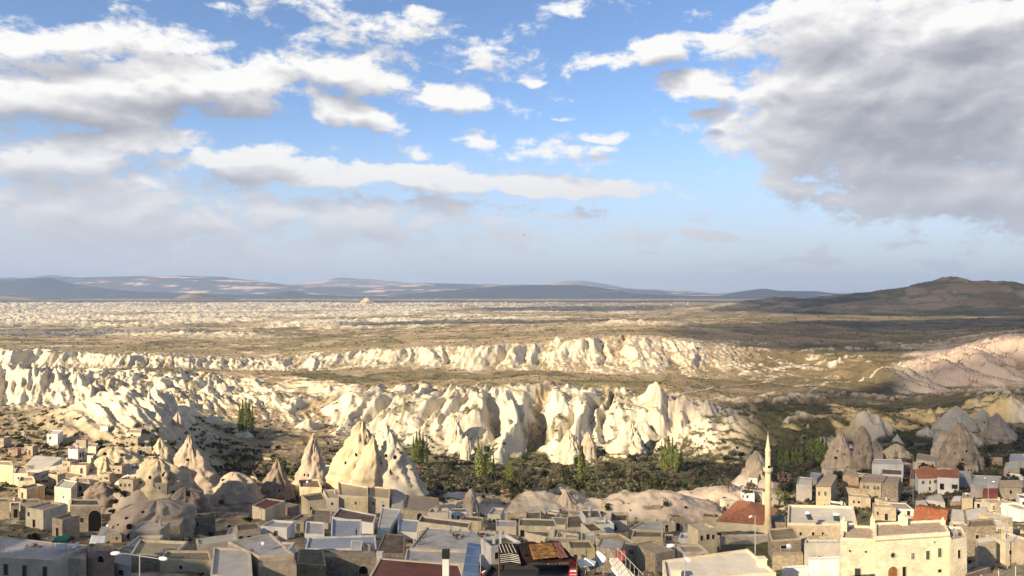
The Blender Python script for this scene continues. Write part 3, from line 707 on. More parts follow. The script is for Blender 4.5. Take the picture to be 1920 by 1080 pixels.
# ------------------------------------------------------------------ flat roofed houses
def win_mesh(w, h, style):
    key = (round(w, 2), round(h, 2), style)
    if key in win_mesh.cache: return win_mesh.cache[key]
    fr = MB(); pn = MB(); t = .08 if w > .7 else .06
    # local frame: x along the wall, y outward, z up; origin at centre
    if style in ('arch', 'archdoor'):
        k = 9; pts = [(-w / 2, -h / 2)] + [(w / 2 * math.cos(a), h / 2 - w / 2 + w / 2 * math.sin(a)) for a in np.linspace(math.pi, 0, k)] + [(w / 2, -h / 2)]
        n = len(pn.v); pn.v += [(x_, .03, z_) for x_, z_ in pts]; pn.f.append(tuple(reversed(range(n, n + len(pts)))))
        for i in range(len(pts) - 1):
            (x0, z0), (x1, z1) = pts[i], pts[i + 1]
            s = lambda x_, z_: (x_ * (1 + 2 * t / w), z_ + (t if z_ > -h / 2 + .01 else 0))
            (X0, Z0), (X1, Z1) = s(x0, z0), s(x1, z1)
            fr.quadbox([(x0, .0, z0), (x1, .0, z1), (X1, .0, Z1), (X0, .0, Z0), (x0, .09, z0), (x1, .09, z1), (X1, .09, Z1), (X0, .09, Z0)])
    else:
        pn.box(-w / 2, w / 2, .005, .03, -h / 2, h / 2)
        for (x0, x1, z0, z1) in ((-w / 2 - t, -w / 2, -h / 2, h / 2), (w / 2, w / 2 + t, -h / 2, h / 2), (-w / 2 - t, w / 2 + t, h / 2, h / 2 + t), (-w / 2 - t, w / 2 + t, -h / 2 - t, -h / 2)):
            fr.box(x0, x1, .0, .08, z0, z1)
        if style == 'mullion':
            fr.box(-.03, .03, .0, .06, -h / 2, h / 2); fr.box(-w / 2, w / 2, .0, .055, h * .12, h * .12 + .05)
    pm = {'door': 'wood', 'archdoor': 'door', 'dark': 'dark', 'green': 'greenglass', 'arch': 'dark', 'glass': 'glass', 'mullion': 'glass'}[style]
    r = (fr.mesh('window', MT['frame']), pn.mesh('pane', MT[pm])); win_mesh.cache[key] = r; return r
win_mesh.cache = {}
def add_window(root, p, nrm, w, h, style, frame=True):
    """p: world centre on the wall, nrm: outward direction"""
    fm, pm = win_mesh(w, h, style)
    isdoor = style in ('door', 'archdoor')
    ang_ = math.atan2(nrm[1], nrm[0]) - math.pi / 2
    f = bpy.data.objects.new('door' if isdoor else 'window', fm); C.objects.link(f); f.parent = root
    f.location = Vector(p) - root.location; f.rotation_euler = (0, 0, ang_)
    g = bpy.data.objects.new('door_leaf' if isdoor else 'pane', pm); C.objects.link(g); g.parent = f
    return f
HOUSES = []
def house(label, poly, base, wall='cream', roof='concrete', D=None, wins=(), para=.35, pt=.28, cap=None, cat='house', name='flat_roofed_house', chim=(), group=None, deep=3.0, rooftype='flat', rise=1.8, zr=None):
    """poly: roof corners as read in the photograph, front-left, front-right, back-right, back-left; base: row of the foot of the front wall"""
    if D is None: D = ground_D(poly[0][0] * .5 + poly[1][0] * .5, base)
    if zr is None: zr = -(.5 * (poly[0][1] + poly[1][1]) - 540) / F * D
    P = []
    for (a, b) in poly:
        d = -zr * F / (b - 540); P.append(Vector(((a - 960) / F * d, d, 0)))
    c = sum(P, Vector()) / len(P)
    g = min(gz(q.x, q.y) for q in P) - deep; g = min(g, zr - 2.5)
    root = thing(name, label, cat, (c.x, c.y, g), 0, group); L = [q - c for q in P]; H = zr - g
    n = len(L); MBw = MB(); MBw.prism([(q.x, q.y) for q in L], 0, H - (.02 if rooftype == 'flat' else 0)); MBw.build('wall', MT[wall], root)
    if rooftype == 'flat':
        ins = []
        for i in range(n):
            p0, p1, p2 = L[i - 1], L[i], L[(i + 1) % n]
            e0 = (p1 - p0).normalized(); e1 = (p2 - p1).normalized(); n0 = Vector((-e0.y, e0.x, 0)); n1 = Vector((-e1.y, e1.x, 0))
            m_ = (n0 + n1); m_ = m_ / max(.3, m_.dot(n0)); ins.append(p1 + m_ * pt)
        rf = MB(); rf.prism([(q.x, q.y) for q in ins], H - .015, H + .03); rf.build('roof', MT[roof], root)
        if para > 0:
            pp = MB()
            for i in range(n):
                j = (i + 1) % n; hh = para * random.uniform(.92, 1.08)
                pp.quadbox([(L[i].x, L[i].y, H - .018), (L[j].x, L[j].y, H - .018), (ins[j].x, ins[j].y, H - .018), (ins[i].x, ins[i].y, H - .018),
                            (L[i].x, L[i].y, H + para), (L[j].x, L[j].y, H + para), (ins[j].x, ins[j].y, H + para), (ins[i].x, ins[i].y, H + para)])
            pp.build('parapet', MT[cap or wall], root)
    else:
        ov = .45; e = []
        for i in range(n):
            d = L[i].normalized(); e.append(L[i] + d * ov)
        rb = MB()
        if rooftype == 'hip':
            la, lb = (e[0] + e[3]) / 2, (e[1] + e[2]) / 2
            if (e[1] - e[0]).length < (e[2] - e[1]).length: la, lb = (e[0] + e[1]) / 2, (e[3] + e[2]) / 2; order = 'y'
            else: order = 'x'
            hw = min((e[1] - e[0]).length, (e[2] - e[1]).length) / 2; ax = (lb - la).normalized()
            ra, rb_ = la + ax * hw * .95, lb - ax * hw * .95
            V = [(q.x, q.y, H + .02) for q in e] + [(ra.x, ra.y, H + rise), (rb_.x, rb_.y, H + rise)]
            if order == 'x': Fc = [(0, 1, 5, 4), (1, 2, 5), (2, 3, 4, 5), (3, 0, 4)]
            else: Fc = [(0, 1, 4), (1, 2, 5, 4), (2, 3, 5), (3, 0, 4, 5)]
            rb.v = V; rb.f = Fc + [(3, 2, 1, 0)]; edges = Fc
        elif rooftype == 'shed':
            V = [(e[0].x, e[0].y, H + .02), (e[1].x, e[1].y, H + .02), (e[2].x, e[2].y, H + rise), (e[3].x, e[3].y, H + rise), (e[3].x, e[3].y, H + .02), (e[2].x, e[2].y, H + .02)]
            rb.v = V; rb.f = [(0, 1, 2, 3), (0, 3, 4), (1, 5, 2), (4, 3, 2, 5), (0, 4, 5, 1)]; edges = [(0, 1, 2, 3)]
        else:   # gable, ridge parallel to the front
            ra, rb_ = (e[0] + e[3]) / 2, (e[1] + e[2]) / 2
            V = [(q.x, q.y, H + .02) for q in e] + [(ra.x, ra.y, H + rise), (rb_.x, rb_.y, H + rise)]
            rb.v = V; rb.f = [(0, 1, 5, 4), (2, 3, 4, 5), (1, 2, 5), (3, 0, 4), (3, 2, 1, 0)]; edges = rb.f[:2]
        ro = rb.build('roof', MT[roof], root)
        if roof in ('tile', 'orange', 'gravel'):     # courses of tiles as raised rolls running down each slope
            tb = MB(); step = .42 if roof == 'tile' else .75
            for fc in edges:
                pts = [Vector(V[i]) for i in fc]
                if len(pts) == 4: a, b, cc_, dd = pts
                else: a, b, cc_ = pts; dd = cc_
                L0 = (b - a).length; m = max(2, int(L0 / step))
                nrm = (b - a).cross(dd - a).normalized()
                for q in range(m + 1):
                    t = q / m; p0 = a.lerp(b, t)
                    # run up the slope perpendicular to the eaves until the ridge or the hip is met
                    ax = (b - a).normalized(); up = nrm.cross(ax).normalized()
                    s_ = (p0 - a).dot(ax); tl = (dd - a).dot(ax); tr = (b - cc_).dot(ax); hh = (dd - a).dot(up)
                    k = 1.0
                    if tl > .01: k = min(k, s_ / tl)
                    if tr > .01: k = min(k, (L0 - s_) / tr)
                    if k < .04: continue
                    p1 = p0 + up * hh * k
                    w_ = .09 if roof == 'tile' else .17
                    o_ = nrm * (.06 if roof == 'tile' else .10)
                    tb.quadbox([p0 - ax * w_ + nrm * .004, p0 + ax * w_ + nrm * .004, p1 + ax * w_ + nrm * .004, p1 - ax * w_ + nrm * .004, p0 - ax * w_ * .5 + o_, p0 + ax * w_ * .5 + o_, p1 + ax * w_ * .5 + o_, p1 - ax * w_ * .5 + o_])
            to = tb.build('tile', MT[roof], ro); to['kind'] = 'stuff'
    for w in wins:
        ei, u, drop, ww, wh, st_ = w
        a, b = P[ei], P[(ei + 1) % n]; e_ = (b - a).normalized(); nr = (e_.y, -e_.x)
        p = a.lerp(b, u); add_window(root, (p.x, p.y, zr - drop), nr, ww, wh, st_)
    for ch in chim:
        cx, cy, cw, chh = ch
        p = L[0] * (1 - cx) * (1 - cy) + L[1] * cx * (1 - cy) + L[2] * cx * cy + L[3] * (1 - cx) * cy
        cb_ = MB(); cb_.box(-cw / 2, cw / 2, -cw / 2, cw / 2, -.3, chh); cb_.box(-cw / 2 - .07, cw / 2 + .07, -cw / 2 - .07, cw / 2 + .07, chh, chh + .12)
        cb_.build('chimney', MT[cap or wall], root, loc=(p.x, p.y, H))
    HOUSES.append((label, c, zr, P)); return root, P, zr
# ------------------------------------------------------------------ the houses, read from the photograph, near to far
def quad(x0, x1, back, front, sk=0, tl=0): return [(x0, front), (x1, front + tl), (x1 + sk, back + tl), (x0 + sk, back)]
D_, Wd, Ar, Gl, Mu, Gr, AD = 'door', 'dark', 'arch', 'glass', 'mullion', 'green', 'archdoor'
# bottom left
T_left = house('long pale terrace house with three brown doors under its overhanging roof edge', [(2, 1046), (97, 1052), (165, 1026), (0, 1006)], 1079, 'cream', 'pale', D=112, wins=[(0, .10, 1.75, .75, 1.7, D_), (0, .47, 1.75, .75, 1.7, D_), (0, .87, 1.75, .75, 1.7, D_)], para=.12)
house('pale annex terrace between the teal swing canopy and the pink ruin', [(97, 1046), (162, 1050), (163, 1022), (100, 1018)], 1062, 'tan', 'pale', D=114, para=.1)
house('small pink stone ruin with an arched niche below the white canvas sheet', [(164, 1036), (214, 1036), (212, 1022), (166, 1022)], 1058, 'pink', 'dstone', D=115, wins=[(0, .5, 1.0, .95, 1.0, Ar)], para=.25)
house('grey stone hut with sloping pale roof beside the white canvas sheet', [(183, 1001), (228, 1003), (224, 990), (190, 986)], 1019, 'stone', 'concrete', wins=[(0, .8, .8, .5, .6, Wd)], para=0)
house('portal house with pale wall and tall dark arched gate window', [(131, 949), (190, 949), (184, 938), (133, 938)], 1001, 'stone', 'earth', wins=[(0, .80, 3.6, 3.2, 5.2, Ar), (0, .38, 3.4, .8, 1.1, Gl)], para=.3, cap='cream')
house('square tan ruin with blank brick wall above the curving lane', [(38, 946), (77, 944), (74, 937), (42, 938)], 977, 'tan', 'dstone', para=.4)
house('ruined stone room cut off by the left picture edge', [(-12, 944), (18, 942), (16, 935), (-12, 936)], 974, 'stone', 'earth', para=.3)
house('roofless dark doorway block between the two tan ruins', [(20, 950), (36, 950), (36, 944), (20, 944)], 975, 'dstone', 'earth', wins=[(0, .6, 1.8, 1.2, 2.4, Wd)], para=.2)
house('whitish corner house with blank lit front and collapsed slate roof', [(102, 914), (133, 918), (145, 904), (118, 900)], 944, 'cream', 'grey', wins=[(0, .55, 2.8, .5, .7, Wd), (1, .35, 1.6, .7, 1.4, Wd), (1, .7, 1.6, .7, 1.4, Wd)], para=.3)
house('ruined annex with two arched openings joined to the whitish corner house', [(141, 906), (168, 906), (165, 897), (143, 898)], 936, 'tan', 'dstone', wins=[(0, .35, 1.8, .9, 1.7, Ar), (0, .5, 4.6, 1.2, 2.2, Ar)], para=.3)
house('broken cream ruin with three black window holes at the sunlit edge', [(34, 905), (66, 903), (62, 895), (38, 896)], 926, 'cream', 'gravel', wins=[(0, .35, 1.9, .9, 1.8, Wd), (0, .62, 1.9, .7, 1.7, Wd), (0, .85, 1.7, .9, 1.9, Wd)], para=.5)
house('tall blank sunlit wall house on the left picture edge', [(-10, 872), (24, 874), (22, 866), (-10, 865)], 906, 'yellow', 'gravel', para=.3)
house('low sunlit house with curved parapet beneath the white gravel yard', [(25, 890), (52, 890), (50, 876), (32, 876)], 915, 'cream', 'gravel', wins=[(0, .35, 1.2, .5, .7, Wd)], para=.45)
house('white gravel yard platform on the lit hillside', [(34, 884), (86, 880), (118, 858), (66, 854)], 886, 'white', 'pale', para=0)
house('small white cube house alone at the top of the lit hillside', [(88, 815), (108, 815), (118, 808), (95, 807)], 836, 'white', 'pale', wins=[(0, .3, 1.6, .8, 1.3, Wd)], para=.3)
house('narrow white tower house with two window columns on its shaded side', [(128, 843), (146, 845), (159, 841), (139, 836)], 867, 'white', 'gravel', wins=[(1, .35, 2.0, .8, 1.7, Wd), (1, .72, 2.0, .8, 1.7, Wd), (1, .35, 4.8, .8, 1.7, Wd)], para=.3)
house('cream cube house standing right behind the narrow white tower house', [(165, 838), (180, 838), (184, 832), (168, 832)], 852, 'cream', 'gravel', para=.2)
house('low round cornered cream house with black doorway', [(156, 854), (174, 856), (178, 851), (160, 850)], 868, 'cream', 'sand', wins=[(0, .93, 1.5, .9, 2.1, Wd)], para=.2)
house('long low white wall house below the striped white ridge', [(188, 800), (202, 800), (206, 795), (190, 795)], 808, 'white', 'pale', para=.2)
house('cream wall house with one square black window under the striped ridge', [(236, 812), (264, 812), (266, 806), (240, 806)], 822, 'cream', 'sand', wins=[(0, .4, 1.2, 1.1, 1.2, Wd)], para=.2)
house('arched stone vault above the small parked tanker', [(228, 850), (250, 850), (248, 844), (230, 844)], 870, 'stone', 'gravel', wins=[(0, .5, 2.2, 3.0, 2.6, Ar)], para=.3)
# courtyard left of centre
house('walled earth yard with pale parapets below the cave cliff', [(243, 1046), (330, 1040), (352, 1020), (262, 1016)], 1062, 'stone', 'sand', D=128, para=.5, cap='cream')
house('low ruined yellow stone room with one small hole', [(300, 1052), (398, 1056), (392, 1036), (312, 1036)], 1070, 'yellow', 'dstone', D=124, wins=[(0, .4, .9, .5, .6, Wd)], para=.4)
house('grey walled yard with dark ground at the bottom edge', [(212, 1058), (246, 1064), (246, 1036), (222, 1030)], 1078, 'grey', 'grey', D=116, wins=[(0, .45, 1.1, 1.1, .9, Wd)], para=.3)
house('white floored terrace house with dark railing poles', [(394, 1082), (474, 1090), (470, 1032), (400, 1030)], 1110, 'cream', 'pale', D=100, para=.35)
house('angular concrete roofed house with a blank tan front wall', [(485, 1046), (551, 1042), (508, 1003), (428, 1019)], 1086, 'tan', 'concrete', D=108, para=.3, cap='cream')
house('red roofed low house with cream walls beside the leaning rock slab', [(473, 950), (497, 958), (535, 941), (500, 936)], 973, 'cream', 'maroon', para=.35)
house('tiny red canopy shed behind the red roofed low house', [(512, 938), (532, 938), (538, 933), (518, 933)], 946, 'dstone', 'red', para=0)
# cream mansion group
house('cream tower with sunken dark roof left of the cream mansion', [(562, 916), (603, 917), (597, 901), (560, 903)], 944, 'yellow', 'earth', para=.6)
house('cream corner house with dark purple roof below the cream tower', [(578, 943), (612, 940), (604, 926), (565, 932)], 976, 'yellow', 'earth', wins=[(0, .15, 1.8, .5, 1.1, Wd), (0, .9, 3.3, 1.2, .9, Wd)], para=.55)
house('narrow cream link house with small window and buttressed parapet', [(613, 936), (635, 936), (640, 918), (606, 921)], 960, 'cream', 'sand', wins=[(0, .45, 1.5, .6, .9, Wd)], para=.4)
house('central cream mansion block with sandy roof and single dark window', [(635, 931), (690, 934), (690, 915), (633, 905)], 960, 'yellow', 'sand', wins=[(0, .58, 1.9, .6, .9, Gl)], para=.5, cap='cream')
house('raised cream roof block with corner posts behind the central mansion', [(663, 916), (697, 919), (704, 903), (666, 901)], 936, 'cream', 'sand', para=.5)
house('right cream mansion block with small window and half lit sandy roof', [(690, 934), (730, 937), (732, 917), (696, 914)], 962, 'cream', 'sand', wins=[(0, .25, 1.6, .6, .9, Gl), (0, .7, 1.0, .3, .35, Wd), (0, .72, 2.1, .8, .6, Wd)], para=.5)
house('small white gabled house lit between rock spires', [(592, 883), (621, 885), (628, 874), (600, 872)], 904, 'white', 'pale', wins=[(0, .78, 1.6, .7, .6, Wd)], para=.2)
house('white ruined hut with black holes above the mansion roofs', [(650, 893), (668, 895), (670, 889), (652, 888)], 905, 'white', 'stone', wins=[(0, .3, 1.2, .6, 1.0, Wd), (0, .7, 1.2, .6, .8, Wd)], para=.3)
house('grey roofed lean-to against the great pierced rock', [(668, 904), (706, 912), (690, 872), (660, 870)], 914, 'tan', 'sand', para=0)
house('ruined stone arcade with two black arches right of the mansion', [(756, 955), (826, 961), (822, 936), (762, 930)], 976, 'stone', 'gravel', wins=[(0, .45, 1.9, 1.8, 2.4, Ar), (0, .78, 2.0, 1.8, 2.4, Ar)], para=.5, cap='dstone')
house('low lilac plastered shed between mansion and stone arcade', [(733, 952), (756, 956), (757, 938), (735, 930)], 962, 'grey', 'pale', para=0)
# white terraces
house('L shaped white terrace steps with railings left of the blue terrace', [(571, 1004), (608, 1006), (608, 982), (574, 980)], 1018, 'white', 'concrete', para=.4)
house('sunken rubble court behind the white terrace steps', [(580, 982), (620, 985), (622, 958), (584, 955)], 992, 'cream', 'dstone', para=.5)
house('long brown roof house with white parapet above the blue terrace', [(622, 972), (700, 984), (706, 968), (637, 954)], 1000, 'white', 'earth', para=.4)
house('pale blue grey terrace with low white walls', [(620, 1014), (676, 1014), (678, 977), (622, 975)], 1026, 'white', 'blue', para=.4)
house('white tiled slope roof house beside the blue terrace', [(708, 990), (728, 996), (752, 957), (716, 952)], 1012, 'white', 'pale', para=.2)
house('small pale terrace right of the white tiled roof', [(745, 999), (782, 1001), (788, 978), (748, 974)], 1012, 'white', 'blue', para=.3)
house('lower white terrace platform with pale parapet over the rubble wall', [(572, 1032), (706, 1032), (704, 1006), (578, 1010)], 1046, 'white', 'blue', D=146, para=.35)
house('white box room standing on the lower terrace platform', [(656, 1030), (678, 1030), (680, 1014), (658, 1013)], 1040, 'white', 'pale', D=143, para=.05)
house('yellowish stub wall room at the right end of the lower terrace', [(680, 1036), (694, 1036), (694, 1022), (682, 1022)], 1042, 'yellow', 'sand', D=143, para=.2)
house('long rubble stone ruin along the bottom with a black arch', [(556, 1046), (706, 1050), (702, 1036), (560, 1034)], 1100, 'dstone', 'gravel', D=118, wins=[(0, .84, 1.6, 1.5, 1.3, Ar), (0, .36, 2.2, .8, .7, Wd)], para=.3)
house('mossy vaulted ruin at the left end of the rubble ruin', [(556, 1058), (612, 1062), (606, 1032), (560, 1030)], 1090, 'stone', 'olive', D=114, para=.1)
house('tan wall house seen end on at the bottom between two roofs', [(484, 1062), (556, 1060), (552, 1044), (486, 1046)], 1100, 'tan', 'tan', D=106, para=0)
# centre
house('brown roofed house with white scalloped parapet', [(783, 982), (878, 994), (884, 982), (790, 970)], 1004, 'cream', 'earth', D=172, para=.5)
house('wide grey roof terrace with wheel ornament and small tables', [(768, 1030), (935, 1036), (930, 1000), (800, 990)], 1052, 'cream', 'concrete', D=138, para=.3)
house('stepped cream wall below the wide grey terrace', [(758, 1054), (878, 1060), (880, 1036), (762, 1032)], 1080, 'cream', 'concrete', D=122, para=.3)
house('earth bank plot behind the white chimney', [(704, 1040), (758, 1040), (760, 1004), (720, 1002)], 1052, 'dstone', 'earth', D=140, para=.2)
house('maroon roofed house along the bottom edge with white chimney', [(690, 1086), (880, 1110), (862, 1060), (712, 1048)], 1130, 'cream', 'maroon', D=92, para=.18)
house('narrow house with slate dark roof strip right of the lamp', [(930, 989), (968, 990), (968, 978), (930, 977)], 1005, 'cream', 'grey', para=.3)
house('cream house with long olive roof and dark doorway', [(972, 988), (1044, 990), (1040, 976), (974, 974)], 1014, 'cream', 'olive', wins=[(0, .1, 1.6, 1.0, 1.7, Wd)], para=.35)
house('small raised olive roof box on the long olive house', [(986, 974), (1014, 974), (1014, 961), (986, 961)], 990, 'cream', 'olive', para=.3)
house('low cream house with slanted olive roof before the long olive house', [(985, 1000), (1030, 1010), (1030, 998), (988, 996)], 1024, 'cream', 'olive', wins=[(0, .7, 1.2, .6, .5, Wd)], para=.25)
house('white roofed shed of parallel concrete beams', [(1032, 984), (1060, 986), (1066, 972), (1038, 970)], 996, 'cream', 'dstone', para=.2)
house('brown roofed house with white posts beside the white corner tower', [(1062, 992), (1100, 990), (1096, 966), (1064, 970)], 1004, 'cream', 'earth', para=.3)
house('white corner tower with dark sunken roof and two arched windows', [(1098, 974), (1129, 972), (1122, 957), (1088, 958)], 1000, 'white', 'earth', wins=[(0, .32, 2.4, .8, 2.6, Ar), (0, .75, 2.4, .8, 2.6, Ar)], para=.4, chim=[(.5, .95, .6, 1.2)])
house('terrace with white lattice balustrade behind the corner tower', [(1144, 982), (1176, 982), (1178, 966), (1146, 966)], 996, 'cream', 'earth', para=.9)
house('pale roofed house with two small roof vents', [(1178, 995), (1243, 998), (1240, 976), (1205, 980)], 1006, 'cream', 'concrete', para=.45, chim=[(.65, .98, .6, 1.4)])
house('tall cream house with one tiny window and climbing vine stalks', [(1183, 1010), (1243, 1010), (1240, 998), (1188, 997)], 1046, 'yellow', 'olive', wins=[(0, .14, 2.6, .5, .6, Wd), (0, .66, 1.3, .3, .3, Wd)], para=.35)
house('cream yard with lit wall top left of the twin box yards', [(1036, 1026), (1082, 1030), (1086, 1005), (1046, 1000)], 1044, 'cream', 'sand', D=150, para=.5)
house('twin box yards divided by a cream wall', [(1088, 1024), (1114, 1024), (1116, 1003), (1090, 1003)], 1036, 'cream', 'concrete', D=152, para=.5)
house('sunken brown yard right of the twin box yards', [(1118, 1030), (1156, 1032), (1158, 1004), (1118, 1003)], 1040, 'cream', 'sand', D=152, para=.5)
house('small brown walled roof right of the vine house', [(1246, 1018), (1262, 1018), (1262, 1004), (1246, 1004)], 1030, 'cream', 'earth', D=156, para=.3)
house('low house with brown strip roof behind the twin lamps', [(1242, 1030), (1290, 1030), (1290, 1022), (1242, 1022)], 1056, 'tan', 'olive', D=138, para=.3)
house('white latticed balcony box beyond the brown strip roof', [(1272, 1014), (1294, 1014), (1294, 1003), (1276, 1003)], 1030, 'white', 'pale', D=156, para=.5)
house('tiny grey flat roofed hut behind the long courtyard', [(1296, 997), (1330, 997), (1326, 985), (1296, 985)], 1010, 'dstone', 'concrete', para=0)
house('white sentry box hut with black doorway near the mosque', [(1343, 986), (1352, 986), (1354, 980), (1345, 980)], 998, 'white', 'pale', wins=[(0, .5, 1.4, .6, 1.2, Ar)], para=0)
house('long stone courtyard with pale floor in front of the mosque', [(1302, 1040), (1352, 1040), (1350, 1008), (1310, 1004)], 1056, 'tan', 'sand', D=150, wins=[(3, .3, 1.5, .7, 1.3, Wd)], para=.5)
house('long grey courtyard wall building below the mosque', [(1352, 1034), (1440, 1030), (1440, 1004), (1352, 1006)], 1052, 'tan', 'tan', D=154, para=.4, cap='grey')
# mosque
house('mosque with broad red tiled hipped roof beside the minaret', [(1344, 977), (1440, 984), (1456, 955), (1382, 940)], 1002, 'cream', 'tile', cat='mosque', name='mosque', rooftype='hip', rise=2.6, D=190)
house('dark canopied porch at the foot of the minaret', [(1440, 978), (1474, 980), (1472, 966), (1440, 966)], 990, 'dstone', 'black', D=186, para=0)
house('little white house with tan gable roof on the slope behind the minaret', [(1404, 894), (1420, 896), (1428, 889), (1408, 887)], 908, 'white', 'sand', wins=[(0, .3, 1.6, .5, .8, Wd)], rooftype='gable', rise=1.2)
# right bottom
house('sunlit pale flat roof with thick rim at the bottom edge', [(1247, 1090), (1455, 1078), (1402, 1033), (1242, 1055)], 1120, 'cream', 'pale', D=88, para=.3, cap='cream', chim=[(.96, .35, 1.0, 1.0), (.1, .08, 1.0, 1.1)])
house('blank bright white wall block left of the stone mansion', [(1516, 1052), (1574, 1050), (1574, 1044), (1516, 1046)], 1120, 'white', 'pale', D=98, para=.1)
house('lower bright white wall stub at the bottom edge', [(1466, 1070), (1515, 1066), (1515, 1060), (1468, 1064)], 1110, 'white', 'pale', D=98, para=.1)
house('blue grey plastered house with small dark window', [(1508, 1022), (1576, 1022), (1572, 1014), (1510, 1014)], 1056, 'grey', 'grey', D=122, wins=[(0, .42, 2.1, .7, .6, Wd)], para=.3)
house('rough stone house with worn flat roof behind the street lamp', [(1447, 1016), (1502, 1012), (1488, 990), (1440, 994)], 1050, 'dstone', 'olive', D=136, wins=[(0, .4, 1.1, 1.2, .6, Wd)], para=.25, cap='tan')
house('low rubble terrace wall below the rough stone house', [(1448, 1042), (1506, 1040), (1504, 1034), (1450, 1036)], 1066, 'stone', 'gravel', D=124, para=0)
house('long rendered house with pale terrace and solar heaters', [(1476, 985), (1607, 986), (1600, 953), (1478, 950)], 1012, 'tan', 'pale', D=150, wins=[(0, .19, 1.7, .5, .7, Wd), (0, .37, 1.7, .5, .7, Wd), (0, .51, 1.7, .5, .7, Wd)], para=.5, cap='cream')
# stone mansion: three stepped blocks
HD = 110
hz_ = dict(D=HD, cat='mansion', name='stone_mansion')
house('left rubble faced wing of the stone mansion with two star holes', [(1576, 1013), (1640, 1015), (1640, 990), (1583, 988)], 1092, 'lwing', 'gravel', wins=[(0, .5, 5.0, .85, 1.75, Gl), (0, .27, 1.55, .3, .3, Wd), (0, .74, 1.6, .3, .3, Wd)], para=.35, cap='ashlar', **hz_)
house('main ashlar front of the stone mansion with round window and arched door', [(1640, 1011), (1781, 1002), (1768, 978), (1640, 984)], 1092, 'ashlar', 'gravel', wins=[(0, .235, 5.35, 1.55, 2.2, AD), (0, .50, 2.9, .5, .85, Mu), (0, .70, 2.9, .6, 1.3, Gr), (0, .86, 2.65, .6, 1.3, Gr), (0, .385, 5.2, .6, 1.6, Wd), (0, .86, 5.4, .6, .45, Wd), (0, .79, 1.0, .22, .22, Wd)], para=.35, cap='ashlar', zr=-37.4, **{k: v for k, v in hz_.items() if k != 'D'}, D=110)
house('lower right wing of the stone mansion with a single dark window', [(1782, 1018), (1813, 1012), (1803, 991), (1772, 990)], 1092, 'ashlar', 'gravel', wins=[(0, .5, 1.9, .6, 1.2, Wd)], para=.3, cap='ashlar', D=110, cat='mansion', name='stone_mansion')
house('small stone cube hut with white slab roof right of the stone mansion', [(1834, 1019), (1868, 1014), (1856, 1005), (1828, 1010)], 1044, 'stone', 'pale', D=128, para=0)
house('brown earth ruin with black hole behind the stone cube hut', [(1812, 992), (1868, 988), (1862, 974), (1816, 978)], 1018, 'dstone', 'earth', D=140, wins=[(0, .35, 1.8, .8, 1.1, Wd)], para=.3)
# right village
house('bright orange ribbed tile roof house', [(1712, 976), (1772, 975), (1780, 960), (1722, 948)], 992, 'tan', 'orange', name='tiled_house', rooftype='gable', rise=1.7)
house('grey sheet metal roofed shed right of the orange tile roof', [(1782, 978), (1812, 980), (1806, 956), (1785, 954)], 990, 'grey', 'concrete', para=0)
house('wide grey shed roof in front of the lit stone gate', [(1812, 976), (1856, 972), (1850, 950), (1808, 956)], 992, 'dstone', 'concrete', para=0)
house('yellow cream house with gabled tan tile roof and two windows', [(1530, 912), (1558, 912), (1569, 898), (1552, 890)], 948, 'yellow', 'gravel', wins=[(0, .2, 2.6, .7, 1.5, Mu), (0, .62, 2.6, .7, 1.5, Mu), (1, .35, 2.6, .6, 1.3, Wd)], name='tiled_house', rooftype='shed', rise=1.2)
house('grey plastered old house with dark blank front left of the yellow house', [(1493, 910), (1522, 910), (1524, 897), (1498, 895)], 940, 'grey', 'concrete', para=.3)
house('narrow blue grey house behind the yellow house roof', [(1518, 898), (1532, 898), (1544, 888), (1520, 886)], 915, 'grey', 'blue', para=.2)
house('pink brick ruined house left of the twin window house', [(1580, 892), (1610, 896), (1606, 884), (1584, 880)], 928, 'pink', 'sand', para=.3)
house('tan stone house with two pairs of white framed windows', [(1612, 905), (1652, 908), (1662, 893), (1618, 893)], 934, 'tan', 'gravel', wins=[(0, .22, 1.5, .8, 1.2, Mu), (0, .38, 1.5, .8, 1.2, Mu), (0, .70, 1.5, .8, 1.2, Mu), (0, .86, 1.5, .8, 1.2, Mu), (0, .38, 4.6, .6, 1.0, Wd)], para=.25)
house('crumbling rubble wing joined to the tan stone house', [(1653, 908), (1684, 909), (1690, 896), (1662, 894)], 942, 'dstone', 'gravel', para=.35)
house('stone terrace base below the pink brick ruined house', [(1582, 914), (1612, 918), (1612, 908), (1584, 906)], 934, 'stone', 'olive', para=.2)
house('white concrete upper house with pale roof on the lane', [(1635, 872), (1694, 872), (1690, 862), (1638, 862)], 898, 'white', 'pale', para=.35)
house('lower dark roofed front room of the white concrete house', [(1652, 890), (1692, 892), (1690, 882), (1654, 880)], 906, 'white', 'earth', para=.35)
house('small brown stone house behind the white concrete house', [(1630, 853), (1656, 855), (1658, 846), (1636, 845)], 868, 'pink', 'tan', para=.2)
house('long stone roofed house at the foot of the dark rock', [(1718, 862), (1762, 868), (1766, 858), (1720, 850)], 878, 'tan', 'gravel', wins=[(0, .2, 1.2, .6, .8, Wd), (0, .45, 1.2, .6, .8, Wd)], para=.2)
house('red roofed white villa with upper windows facing the lane', [(1722, 897), (1757, 896), (1752, 878), (1716, 882)], 926, 'white', 'tile', wins=[(0, .25, 1.6, 1.0, 1.1, Mu), (0, .62, 1.6, .6, 1.3, Wd), (0, .9, 1.4, 1.1, 1.1, Mu), (0, .6, 4.2, .7, 1.4, Wd)], name='tiled_house', rooftype='hip', rise=2.2, cat='villa')
